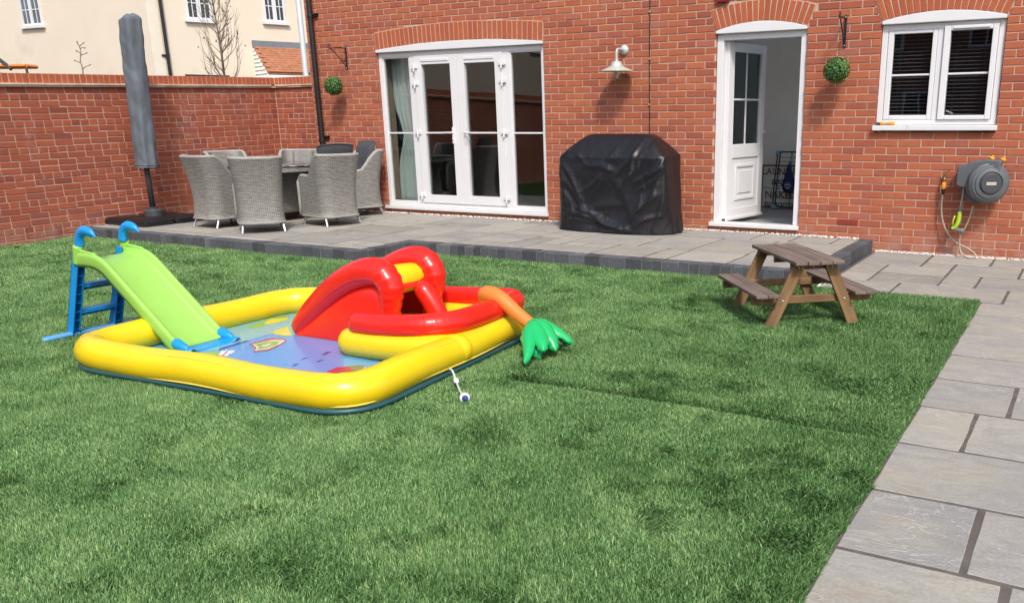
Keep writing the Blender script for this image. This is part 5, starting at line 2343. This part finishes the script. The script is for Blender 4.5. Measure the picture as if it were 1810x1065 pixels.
UZ = Vector((0, 0, 1))
r_ = random.Random(6)
for i in range(4):
    v_ = -.131 + i * .0873
    plank('top_board', PL(r_.uniform(-.003, .003), v_, .322 + r_.uniform(-.001, .001)), (pu, pv, UZ), (.432, .0415, .0125), M['wood_top'], pk)
for side, cv_ in ((-1, -.355), (1, .345)):
    for i in range(2):
        plank('bench_board', PL(r_.uniform(-.003, .003), cv_ - .0425 + i * .085, .109), (pu, pv, UZ), (.432, .0405, .011), M['wood_top'], pk)
for ue in (-.335, .345):
    so = -1 if ue < 0 else 1
    for side in (-1, 1):
        a = PL(ue, side * .307, LZ - .01)
        b = PL(ue, side * .108, .305)
        d = (b - a).normalized()
        w = d.cross(pu).normalized()
        plank('leg', (a + b) / 2, (d, w, pu), ((b - a).length / 2, .039, .014), M['wood_leg'], pk)
    plank('cross_bar', PL(ue - so * .03, 0, .062), (pv, pu, UZ), (.43, .0145, .026), M['wood_leg'], pk)
    plank('top_bearer', PL(ue - so * .03, 0, .287), (pv, pu, UZ), (.160, .0145, .021), M['wood_leg'], pk)
    for side in (-1, 1):
        m = MB()
        for z, vv in ((.062, .222), (.285, .12)):
            m.lathe([(.007, 0), (.0068, .003), (.003, .0045)], PL(ue + so * .0145, side * vv, z), 8, pu * so)
        m.build('bolt', M['galv'], pk)
plank('brace', PL(0, 0, .287), (pv, pu, UZ), (.16, .014, .02), M['wood_leg'], pk)

# ---- toy slide
ts_ = thing('toy_slide', 'lime green toddler slide with blue ladder standing at the side of the paddling pool', 'slide', (3.75, -5.97, LZ))
YN, YF = -6.145, -5.80
for y0, y1, so in ((YN, YN + .055, -1), (YF - .055, YF, 1)):
    m = MB()
    up = lambda z: 3.735 + (z - LZ) * .405
    zs_ = [LZ - .005, .462]
    # web on the outer side, flanges front and back, ribs across
    for yy0, yy1, x0, x1 in ((y0, y0 + .008, -.034, .034) if so < 0 else (y1 - .008, y1, -.034, .034), (y0, y1, -.034, -.026)):
        vs = []
        for z in zs_:
            vs += [(up(z) + x0, yy0, z), (up(z) + x1, yy0, z), (up(z) + x1, yy1, z), (up(z) + x0, yy1, z)]
        m.add(vs, [(3, 2, 1, 0), (4, 5, 6, 7), (0, 1, 5, 4), (1, 2, 6, 5), (2, 3, 7, 6), (3, 0, 4, 7)])
    yy0, yy1 = (y1 - .008, y1) if so < 0 else (y0, y0 + .008)
    vs = []
    for z in zs_:
        vs += [(up(z) - .034, yy0, z), (up(z) + .030, yy0, z), (up(z) + .030, yy1, z), (up(z) - .034, yy1, z)]
    m.add(vs, [(3, 2, 1, 0), (4, 5, 6, 7), (0, 1, 5, 4), (1, 2, 6, 5), (2, 3, 7, 6), (3, 0, 4, 7)])
    for k in range(9):
        z = LZ + .05 + k * .062
        m.box(up(z) - .027, up(z) + .028, y0 + .007, y1 - .007, z - .003, z + .003)
    m.build('ladder_side', M['blue'], ts_, bevel=.002)
    # handle hook
    h = MB()
    yc_ = (y0 + y1) / 2
    h.tube(spline([(3.985, yc_, .50), (3.995, yc_, .545), (4.02, yc_, .583), (4.07, yc_, .602), (4.13, yc_, .592), (4.175, yc_, .566)], 6), [.031] * 20 + [.030, .029, .028, .027, .025, .022, .018, .014, .010, .006, .003], 12, sq=(1, .82))
    h.build('handle', M['blue'], ts_, smooth=True)
for z, in ((.215,), (.035,)):
    x = 3.735 + (z - LZ) * .405
    m = MB()
    m.box(x - .034, x + .034, YN + .05, YF - .05, z + .018, z + .028)
    m.box(x - .034, x - .026, YN + .05, YF - .05, z - .022, z + .018)
    m.box(x + .026, x + .033, YN + .05, YF - .05, z + .004, z + .018)
    for k in range(5):
        yy = YN + .085 + k * .044
        m.box(x - .027, x + .028, yy - .0025, yy + .0025, z - .008, z + .0175)
    m.build('rung', M['blue'], ts_, bevel=.002)
m = MB()
m.tube([(3.745, -6.30, LZ + .018), (3.745, -6.0, LZ + .018), (3.745, -5.72, LZ + .018)], .026, 12, sq=(.75, 1.15), round_ends=True)
m.build('foot_bar', M['pale_blue'], ts_, smooth=True)
prof = [(3.965, .415), (4.06, .418), (4.15, .412), (4.215, .392), (4.28, .352), (4.45, .222), (4.60, .108), (4.73, .008), (4.80, -.045), (4.86, -.068)]
prof = [(p.x, p.z) for p in spline([(x, 0, z) for x, z in prof], 5)]


def chute_rows(prof, rim):
    rows = []
    n = len(prof)
    for i, (x, z) in enumerate(prof):
        a, b = prof[max(0, i - 1)], prof[min(n - 1, i + 1)]
        d = math.hypot(b[0] - a[0], b[1] - a[1])
        nx, nz = -(b[1] - a[1]) / d, (b[0] - a[0]) / d
        f = lambda y, h: (x + nx * h, y, z + nz * h)
        rr_ = rim
        row = [f(YN + .0, -.045), f(YN - .004, -.02), f(YN - .006, rr_ * .5), f(YN - .002, rr_ * .9), f(YN + .010, rr_ * 1.08), f(YN + .024, rr_ * .95), f(YN + .032, rr_ * .6), f(YN + .042, .006), f(YN + .06, .0),
               f((YN + YF) / 2, -.002), f(YF - .06, .0), f(YF - .042, .006), f(YF - .032, rr_ * .6), f(YF - .024, rr_ * .95), f(YF - .010, rr_ * 1.08), f(YF + .002, rr_ * .9), f(YF + .006, rr_ * .5), f(YF + .004, -.02), f(YF, -.045)]
        rows.append(row)
    return rows


m = MB()
m.grid(chute_rows(prof, .044))
ch = m.build('chute', M['lime'], ts_, smooth=True)
sd_ = ch.modifiers.new('thick', 'SOLIDIFY')
sd_.thickness = .004
for yy in (YN + .015, YF - .015):
    m = MB()
    m.tube(spline([(3.955, yy, .385), (3.968, yy, .44), (3.985, yy, .503)], 5), .032, 12, sq=(1, .85))
    m.tube(spline([(3.985, yy, .475), (4.03, yy, .468), (4.09, yy, .462), (4.16, yy, .455)], 5), .012, 8)
    m.build('top_post', M['lime'], ts_, smooth=True)
m = MB()
tipp = [(4.862, -.068), (4.90, -.074), (4.95, -.077), (4.99, -.079)]
m.grid(chute_rows(tipp, .02)[0:])
tp2 = m.build('lip', M['blue'], ts_, smooth=True)
tp2.modifiers.new('thick', 'SOLIDIFY').thickness = .004
for yy in (YN + .012, YF - .012):
    m = MB()
    m.tube(spline([(4.845, yy, -.040), (4.89, yy, -.055), (4.93, yy, -.063)], 4), [.034, .034, .034, .033, .032, .031, .029, .026, .02], 12, sq=(1, .9), round_ends=True)
    m.build('corner_cap', M['blue'], ts_, smooth=True)

# ---- inflatable pool
pl = thing('paddling_pool', 'yellow inflatable pool with red slide and limp green palm on the lawn', 'paddling pool', (5.6, -5.65, LZ))
corner = [(4.550, -6.572), (6.628, -6.490), (6.465, -4.745), (4.565, -4.955)]
ring = rounded_rect(corner, [.26, .24, .26, .30], 9)
ring3 = []
for p in ring:
    bow = -.018 * math.sin(max(0, min(1, (p.x - 4.9) / 1.5)) * PI) if p.y < -6.3 else 0
    sag = .006 * math.sin(p.x * 7) + .005 * math.sin(p.y * 6)
    ring3.append((p.x, p.y - bow * .8, -.011 + sag))
m = MB()
m.loop_tube(ring3, .094, 24, pucker=.024)
m.build('yellow_wall', M['yellow'], pl, smooth=True)
m = MB()
cxy = Vector((5.57, -5.68))
low = []
for p in ring3:
    q = Vector((p[0], p[1])) - cxy
    q = q * (1 + .012 / q.length)
    low.append((cxy.x + q.x, cxy.y + q.y, -.088))
m.loop_tube(low, .074, 14, 0, .36)
m.build('base_ring', M['teal'], pl, smooth=True)
m = MB()
seam = []
for p in ring3:
    q = Vector((p[0], p[1])) - cxy
    q = q * (1 + .083 / q.length)
    seam.append((cxy.x + q.x, cxy.y + q.y, p[2] - .050))
m.loop_tube(seam, .0038, 6)
seam = []
for p in ring3:
    q = Vector((p[0], p[1])) - cxy
    q = q * (1 + .053 / q.length)
    seam.append((cxy.x + q.x, cxy.y + q.y, p[2] + .0800))
m.loop_tube(seam, .0022, 6)
m.build('weld_seam', simple('pale yellow weld', (.80, .66, .14), .35, .03), pl, smooth=True)

fl = MB()
fl.prism([(p.x, p.y) for p in ring], (0, 0, -.088), (1, 0, 0), (0, 1, 0), (0, 0, 1), .006)
flo = fl.build('pool_floor', M['print_blue'], pl)
PR = [
    ('print_cyan', -.0812, [(4.88, -6.131), (5.066, -6.007), (5.043, -5.784), (5.018, -5.606), (5.101, -5.589), (5.193, -5.565), (5.0, -5.15), (4.593, -5.017), (4.528, -5.124), (4.6, -5.606), (4.62, -5.915), (4.70, -6.3)]),
    ('print_violet', -.0810, [(5.313, -5.7), (5.21, -5.58), (5.624, -5.573), (5.903, -5.821), (6.091, -6.004), (6.079, -6.2), (5.841, -6.2), (5.548, -5.875)]),
    ('print_sky', -.0808, [(5.887, -5.805), (6.40, -5.785), (6.40, -6.1), (6.149, -6.2), (6.091, -6.004)]),
    ('print_navy', -.0806, [(5.075, -6.021), (5.05, -5.789), (5.023, -5.774), (5.033, -5.989)]),
    ('print_lemon', -.0804, [(4.985, -5.547), (4.956, -5.391), (5.178, -5.551), (5.16, -5.581), (5.056, -5.582)]),
    ('print_green', -.0804, [(4.698, -5.532), (4.711, -5.453), (4.677, -5.37), (4.635, -5.27), (4.687, -5.137), (4.729, -5.17), (4.687, -5.262), (4.674, -5.32), (4.712, -5.386), (4.774, -5.422), (4.809, -5.502), (4.773, -5.52)]),
    ('print_lemon', -.0802, [(4.705, -5.373), (4.674, -5.285), (4.732, -5.187), (4.783, -5.232), (4.8, -5.326), (4.786, -5.416)]),
    ('print_red', -.0802, [(5.109, -5.83), (5.114, -5.766), (5.118, -5.66), (5.211, -5.637), (5.265, -5.673), (5.315, -5.768), (5.351, -5.884), (5.302, -5.96), (5.224, -5.881)]),
    ('print_cream', -.0797, [(5.143, -5.832), (5.145, -5.784), (5.162, -5.69), (5.23, -5.662), (5.263, -5.683), (5.299, -5.762), (5.326, -5.87), (5.287, -5.936), (5.233, -5.877)]),
    ('print_green', -.0792, [(5.163, -5.83), (5.174, -5.747), (5.228, -5.7), (5.291, -5.767), (5.297, -5.845), (5.277, -5.902), (5.231, -5.856)]),
    ('print_cream', -.0787, [(5.215, -5.82), (5.222, -5.76), (5.238, -5.758), (5.245, -5.80), (5.262, -5.79), (5.268, -5.84), (5.25, -5.845)]),
    ('print_white', -.0800, [(5.16, -6.094), (5.13, -6.05), (5.096, -6.024), (5.125, -6.015), (5.093, -5.986), (5.146, -5.999), (5.17, -5.97), (5.18, -6.002), (5.209, -6.006), (5.195, -6.02), (5.216, -6.041), (5.205, -6.06), (5.243, -6.083), (5.205, -6.109)]),
    ('print_red', -.0795, [(5.185, -6.107), (5.187, -6.081), (5.129, -6.007), (5.11, -5.978), (5.169, -6.039), (5.213, -6.098)]),
    ('print_green', -.0798, [(5.04, -6.10), (5.095, -6.037), (5.151, -6.074), (5.156, -6.2), (4.8, -6.3), (4.75, -6.16)]),
    ('print_navy', -.0800, [(5.722, -5.813), (5.7, -5.761), (5.72, -5.735), (5.728, -5.767), (5.737, -5.81)]),
    ('print_navy', -.0800, [(5.701, -5.959), (5.681, -5.913), (5.695, -5.892), (5.703, -5.926)]),
    ('print_navy', -.0800, [(5.811, -5.944), (5.799, -5.902), (5.816, -5.891), (5.822, -5.936)]),
    ('print_navy', -.0800, [(5.757, -6.071), (5.731, -6.026), (5.75, -6.010), (5.768, -6.056)]),
    ('print_red', -.0800, [(6.012, -6.055), (6.003, -5.969), (6.049, -5.925), (6.118, -5.972), (6.178, -5.995), (6.157, -6.085), (6.087, -6.105)]),
    ('print_olive', -.0797, [(6.049, -5.925), (6.085, -5.885), (6.156, -5.866), (6.220, -5.880), (6.250, -5.910), (6.239, -5.953), (6.178, -5.995), (6.118, -5.972)]),
    ('print_white', -.0792, [(6.147, -5.910), (6.143, -5.884), (6.173, -5.880), (6.194, -5.902), (6.181, -5.923)]),
    ('print_navy', -.0787, [(6.156, -5.907), (6.155, -5.891), (6.171, -5.889), (6.180, -5.903), (6.172, -5.913)]),
]
mats_ = sorted(set(p[0] for p in PR))
m = MB()
for mt, z, poly in PR:
    m.prism(poly, (0, 0, z), (1, 0, 0), (0, 1, 0), (0, 0, 1), .0002 + (z + .0815) * .1, mats_.index(mt))
m.build('floor_print', [M[k] for k in mats_], pl)
wt = MB()
n = 40
wp = [(p.x, p.y) for p in ring]
wt.add([(x, y, -.062) for x, y in wp], [tuple(range(len(wp)))])
wt.build('water', M['water'], pl)

# splash basin in the back corner: yellow divider with the red tubes on it
m = MB()
m.tube(spline([(5.865, -5.695, -.012), (6.1, -5.705, -.002), (6.35, -5.69, .008), (6.50, -5.65, .002), (6.56, -5.59, .0)], 8), .091, 20, round_ends=True)
m.build('yellow_divider', M['yellow'], pl, smooth=True)
m = MB()
rp = spline([(5.935, -5.70, .108), (6.1, -5.71, .117), (6.33, -5.69, .130), (6.46, -5.61, .138), (6.505, -5.45, .136), (6.49, -5.15, .132), (6.465, -4.93, .128), (6.41, -4.80, .124), (6.29, -4.755, .118), (6.1, -4.765, .108), (5.85, -4.80, .10), (5.6, -4.84, .092)], 12)
rr2 = []
for i in range(len(rp)):
    a_ = (rp[i] - rp[max(0, i - 1)])
    b_ = (rp[min(len(rp) - 1, i + 1)] - rp[i])
    turn = a_.angle(b_) if a_.length > 1e-6 and b_.length > 1e-6 else 0
    rr2.append(.070 * (1 + min(turn, .2) * .35 * math.sin(i * 2.3)))
m.tube(rp, rr2, 20, round_ends=True)
sp_ = []
for i, p in enumerate(rp):
    tdir = (rp[min(i + 1, len(rp) - 1)] - rp[max(i - 1, 0)]).normalized()
    sn = tdir.cross(Vector((0, 0, 1))).normalized()
    sp_.append(p + (sn * .95 - Vector((0, 0, .31))) * .0705)
m.tube(sp_, .0028, 5)
m.build('red_ring', M['red'], pl, smooth=True)
m = MB()
m.prism([(5.75, -5.65), (6.48, -5.65), (6.44, -4.8), (5.5, -4.9), (5.6, -5.3)], (0, 0, -.03), (1, 0, 0), (0, 1, 0), (0, 0, 1), .035)
m.build('basin_floor', M['yellow'], pl)
m = MB()
RB_ = .0
bol = [(5.175, -.035), (5.30, .075), (5.46, .20), (5.62, .30), (5.78, .362), (5.90, .365), (5.965, .30), (5.965, .20), (5.945, .09), (5.93, .0)]
near = spline([(x, -5.455 - .03 * max(0, (5.4 - x)), z) for x, z in bol], 7)
rad = []
for i in range(len(near)):
    t = i / (len(near) - 1)
    rad.append(.064 + .026 * math.sin(min(t * 1.25, 1) * PI) ** .6 + (.004 * math.sin(i * 1.9) if .55 < t < .95 else 0))
m.tube(near, rad, 18, round_ends=True)
m.tube([p + Vector((0, -r2 * .93, -r2 * .36)) for p, r2 in zip(near, rad)], .0028, 5)
m.build('near_bolster', M['red'], pl, smooth=True)
far = spline([(x - .03 if x > 5.3 else x, -5.02 + .05 * max(0, (5.4 - x)), z + .01) for x, z in bol], 7)
m = MB()
m.tube(far, rad, 18, round_ends=True)
m.build('far_bolster', M['red'], pl, smooth=True)
# slide surface with its skirt
P = []
for i in range(0, len(near)):
    x, y, z = near[i]
    t = i / (len(near) - 1)
    if x < 5.15 and i > 10:
        break
    if t > .62:
        break
    y2 = far[i][1]
    row = []
    zz = max(z - .035, -.078)
    row.append((x + .02, y - .075, -.08))
    row.append((x + .01, y - .070, -.08 + (zz + .08) * .35))
    row.append((x, y - .05, -.08 + (zz + .08) * .72))
    row.append((x, y - .02, zz))
    row.append((x + .02, y * .7 + y2 * .3, zz - .05 if zz > 0 else zz - .03))
    row.append((x + .02, y * .3 + y2 * .7, zz - .05 if zz > 0 else zz - .03))
    row.append((x, y2 + .02, zz))
    row.append((x, y2 + .06, -.08))
    P.append(row)
m = MB()
m.grid(P)
so_ = m.build('slide_panel', M['red'], pl, smooth=True)
m = MB()
m.tube(spline([(5.815, -5.395, .285), (5.83, -5.30, .288), (5.84, -5.20, .290), (5.845, -5.08, .288)], 6), [.082, .087, .090, .092, .093, .094, .0945, .095, .095, .095, .0945, .094, .093, .092, .091, .090, .088, .086, .08], 18, round_ends=True)
m.build('yellow_roller', M['yellow'], pl, smooth=True)
m = MB()
m.tube(spline([(5.99, -5.18, .22), (6.06, -5.17, .12), (6.10, -5.16, .02)], 6), .062, 14, round_ends=True)
m.build('red_prop', M['red'], pl, smooth=True)
for c_, ax_ in (((5.86, -5.535, .395), (.1, -.8, .5)), ((6.655, -5.0, .02), (1, -.1, .1))):
    m = MB()
    m.lathe([(.014, 0), (.014, .004), (.008, .006), (.007, .010), (.001, .0105)], c_, 12, ax_)
    m.build('valve', M['red'] if c_[0] < 6 else M['yellow'], pl, smooth=True, angle=40)
# limp palm
m = MB()
m.tube(spline([(6.36, -5.075, .185), (6.42, -5.085, .215), (6.52, -5.095, .195), (6.64, -5.105, .125), (6.76, -5.115, .055)], 6), [.022, .036, .044, .049, .052, .054, .055, .055, .055, .055, .054, .053, .052, .050, .049, .047, .046, .044, .043, .042, .042, .041, .041, .040, .040], 16, round_ends=True)
m.build('palm_trunk', M['orange_vinyl'], pl, smooth=True)
PB = Vector((6.745, -5.11, .075))
r_ = random.Random(14)
for k, (mid, tip, w) in enumerate((((6.84, -5.27, .035), (6.915, -5.435, -.085), .042), ((6.85, -5.20, .055), (6.955, -5.30, -.04), .062), ((6.86, -5.13, .06), (6.97, -5.19, -.06), .062), ((6.86, -5.06, .05), (6.985, -5.03, -.05), .045), ((6.82, -5.23, .0), (6.90, -5.26, -.10), .05), ((6.80, -5.0, .01), (6.88, -4.90, -.095), .045))):
    mid, tip = Vector(mid), Vector(tip)
    cl_ = spline([PB + (mid - PB) * .05, PB.lerp(mid, .6) + Vector((0, 0, .015)), mid, mid.lerp(tip, .55) + Vector((.01, 0, .005)), tip], 5)
    nn = len(cl_)
    m = MB()
    rows = []
    for i, p in enumerate(cl_):
        t = i / (nn - 1)
        d = (cl_[min(i + 1, nn - 1)] - cl_[max(i - 1, 0)]).normalized()
        s = d.cross(Vector((0, 0, 1))).normalized()
        u = s.cross(d)
        ww = w * (.5 + .6 * math.sin(min(t * 1.15, 1) * PI)) * (1 if t < .9 else (1 - t) * 10 + .12)
        ww *= 1 + .07 * math.sin(i * 1.3 + k)
        th_ = .026 * (1 - .3 * t)
        row = []
        for q in range(14):
            a = 2 * PI * q / 14
            edge = abs(math.cos(a))
            thick = th_ * (1 - edge ** 4 * .55)
            wr = .003 * math.sin(i * 2.7 + q * 2 + k)
            row.append(p + s * (math.cos(a) * ww) + u * (math.sin(a) * thick + wr - .25 * ww * math.cos(a) ** 2))
        rows.append(row + [row[0]])
    m.grid(rows)
    m.f.append(tuple(range(14)))
    m.fm.append(0)
    m.build('palm_leaf', M['leaf_vinyl'], pl, smooth=True)
# inflation tube lying on the grass
m = MB()
tubp = spline([(6.665, -5.80, -.045), (6.715, -5.83, -.045), (6.78, -5.885, -.075), (6.87, -5.97, -.092), (6.975, -6.065, -.092)], 6)
m.tube(tubp, .0055, 8)
m.build('drain_tube', simple('milky tube', (.62, .62, .60), .25, .03), pl, smooth=True)
m = MB()
d_ = (Vector(tubp[-1]) - Vector(tubp[-6])).normalized()
sd2 = d_.cross(Vector((0, 0, 1))).normalized()
m.obox(Vector(tubp[12]) + Vector((0, 0, .002)), (d_, sd2, (0, 0, 1)), (.020, .013, .009))
m.build('tube_clip', simple('pale clip', (.70, .72, .78), .4, .03), pl, bevel=.003)
m = MB()
m.lathe([(.010, -.006), (.025, -.004), (.027, .004), (.025, .010), (.018, .012)], Vector(tubp[-1]) + Vector((0, 0, .006)), 18, d_)
m.build('drain_cap', M['print_white'], pl, smooth=True, angle=40)
m = MB()
m.lathe([(.016, .011), (.016, .020), (.008, .022), (.008, .034), (.004, .036)], Vector(tubp[-1]) + Vector((0, 0, .006)), 14, d_)
m.build('drain_plug', M['print_navy'], pl, smooth=True, angle=40)

# ================================================================== GRASS (one mesh of blades)
def in_poly(x, y, poly):
    inside = np.zeros(len(x), bool)
    k = len(poly)
    for i in range(k):
        x0, y0 = poly[i]
        x1, y1 = poly[(i + 1) % k]
        c = ((y0 > y) != (y1 > y))
        xi = (x1 - x0) * (y - y0) / (y1 - y0 + 1e-12) + x0
        inside ^= c & (x < xi)
    return inside


def grass():
    N = 4600000
    x = rng.uniform(-1.6, 9.03, N)
    y = rng.uniform(-9.3, -2.2, N)
    d = np.sqrt((x - CAM[0]) ** 2 + (y - CAM[1]) ** 2 + 1.4 ** 2)
    px, py, dep = project(np.stack([x, y, np.full(N, LZ + .02)], 1))
    seen = (dep > .3) & (px > -40) & (px < PW + 40) & (py < PH + 50) & (py > 0)
    near = (dep > .3) & (px > -420) & (px < PW + 420) & (py < PH + 330)
    dens = np.clip((4.1 / d) ** 1.6, .2, 1.0)
    dens = np.where(seen, dens, np.where(near, dens * .36, .03))
    keep = rng.random(N) < dens
    keep &= (y < -2.255) & ((x > 3.315) | (y < -3.01)) & (y < -2.30 + (x < 7.72) * .06)
    keep &= x > (-1.505 - (y - .37) / .9991 * .0421 + .01)
    x, y, d = x[keep], y[keep], d[keep]
    pin = in_poly(x, y, [((p.x - 5.57) * 1.015 + 5.57, (p.y + 5.68) * 1.015 - 5.68) for p in ring])
    # ragged edge along the paving, turf joint
    x, y, d = x[~pin], y[~pin], d[~pin]
    e = x > 9.0 + .038 * (fbm(y * 11, y * 3, 40) - .42)
    x, y, d = x[~e], y[~e], d[~e]
    n = len(x)
    # direction of the pile: a swirling field with clumps laid different ways
    f1 = fbm(x * 1.1, y * 1.1, 3, 3)
    f2 = fbm(x * 4.2 + 9, y * 4.2, 6, 3)
    f3 = fbm(x * 3.1 + 20, y * 3.1, 9, 3)
    f4 = fbm(x * 4.4 + 40, y * 5.6 + 11, 15, 4)
    f5 = fbm(x * .8 + 3, y * .8 + 8, 25, 3)
    roll = np.where(y > -5.62 + .03 * (fbm(x * 3, x * 0, 77) - .5), 1.0, 0.0) * (x > 6.9)
    tocam = np.arctan2(CAM[1] - y, CAM[0] - x)
    q = np.clip((f4 - .53) / .20, 0, 1)
    side = np.clip((x + .22 * (y + 6) - 6.9) / 1.9, 0, 1)
    dark = np.clip(.62 * q * q * (3 - 2 * q) + .42 * side + .5 * (f5 - .5) + .07 * roll + .04 + .16 * np.clip((y + 6.2) / 2.5, 0, 1) + .6 * np.exp(-((y + 5.575) / .035) ** 2) * (x > 6.9), 0, 1)
    lay_to = rng.random(n) < dark            # pile brushed towards the camera here, away elsewhere
    ang = tocam + PI * (1 - lay_to) + .9 * (f1 - .5) * 2 + .6 * (f2 - .5) * 2 + rng.normal(0, .85, n)
    edge_ = (x > 8.93) & (rng.random(n) < .6)
    ang = np.where(edge_, rng.normal(0, .5, n), ang)
    lean = np.clip(.42 + .35 * dark + .7 * (f3 - .5) + rng.normal(0, .26, n), .0, 1.2)
    seam = np.exp(-((y + 5.62 + .012 * np.sin(x * 3)) / .024) ** 2) * (x > 6.9)
    ln = (.021 + .012 * rng.random(n)) * (1 - .7 * seam) * (.82 + .4 * f2) * (1 + .25 * (y > -3.4))
    w = (.0012 + .0008 * rng.random(n)) * np.clip(d / 4.0, 1, 3.0) * 1.12
    # blades
    hx, hy = np.cos(ang) * np.sin(lean), np.sin(ang) * np.sin(lean)
    hz = np.cos(lean)
    fa = rng.uniform(0, 2 * PI, n)
    wx, wy = np.cos(fa) * w, np.sin(fa) * w
    zb = np.full(n, LZ - .003)
    bend = rng.uniform(.25, .7, n)
    m0 = np.stack([x - wx, y - wy, zb], 1)
    m1 = np.stack([x + wx, y + wy, zb], 1)
    mx, my = x + hx * ln * .45 * (1 - bend * .5), y + hy * ln * .45 * (1 - bend * .5)
    mz = zb + ln * .52 * np.maximum(hz, .25) * (1 + .2 * bend)
    m2 = np.stack([mx - wx * .85, my - wy * .85, mz], 1)
    m3 = np.stack([mx + wx * .85, my + wy * .85, mz], 1)
    tip = np.stack([x + hx * ln, y + hy * ln, zb + ln * np.maximum(hz, .22)], 1)
    nearb = d < 4.9
    A, B = np.where(nearb)[0], np.where(~nearb)[0]
    na, nb_ = len(A), len(B)
    V = np.concatenate([np.stack([m0[A], m1[A], m2[A], m3[A], tip[A]], 1).reshape(-1, 3), np.stack([m0[B], m1[B], tip[B]], 1).reshape(-1, 3)])
    base = np.arange(na) * 5
    quads = np.stack([base, base + 1, base + 3, base + 2], 1)
    tris = np.stack([base + 2, base + 3, base + 4], 1)
    base2 = 5 * na + np.arange(nb_) * 3
    tris = np.concatenate([tris, np.stack([base2, base2 + 1, base2 + 2], 1)])
    me = bpy.data.meshes.new('grass')
    me.vertices.add(len(V))
    me.vertices.foreach_set('co', V.astype(np.float32).ravel())
    loops = np.concatenate([quads.ravel(), tris.ravel()])
    me.loops.add(len(loops))
    me.loops.foreach_set('vertex_index', loops.astype(np.int32))
    nt = len(tris)
    me.polygons.add(na + nt)
    me.polygons.foreach_set('loop_start', np.concatenate([np.arange(na) * 4, 4 * na + np.arange(nt) * 3]).astype(np.int32))
    me.polygons.foreach_set('loop_total', np.concatenate([np.full(na, 4), np.full(nt, 3)]).astype(np.int32))
    me.update(calc_edges=True)
    tint = np.clip(rng.beta(1.6, 1.6, n) * .86 + .40 * (f2 - .5) - .07 * dark + .05, 0, .93)  # dark-laid patches also get a little shade painted into the blade colour
    straw = rng.random(n) < .02
    tint = np.where(straw, rng.uniform(.94, 1, n), tint)
    at = me.attributes.new('tint', 'FLOAT', 'POINT')
    at.data.foreach_set('value', np.concatenate([np.repeat(tint[A], 5), np.repeat(tint[B], 3)]).astype(np.float32))
    me.materials.append(M['grass'])
    o = bpy.data.objects.new('grass', me)
    COL.objects.link(o)
    o['kind'] = 'stuff'


grass()
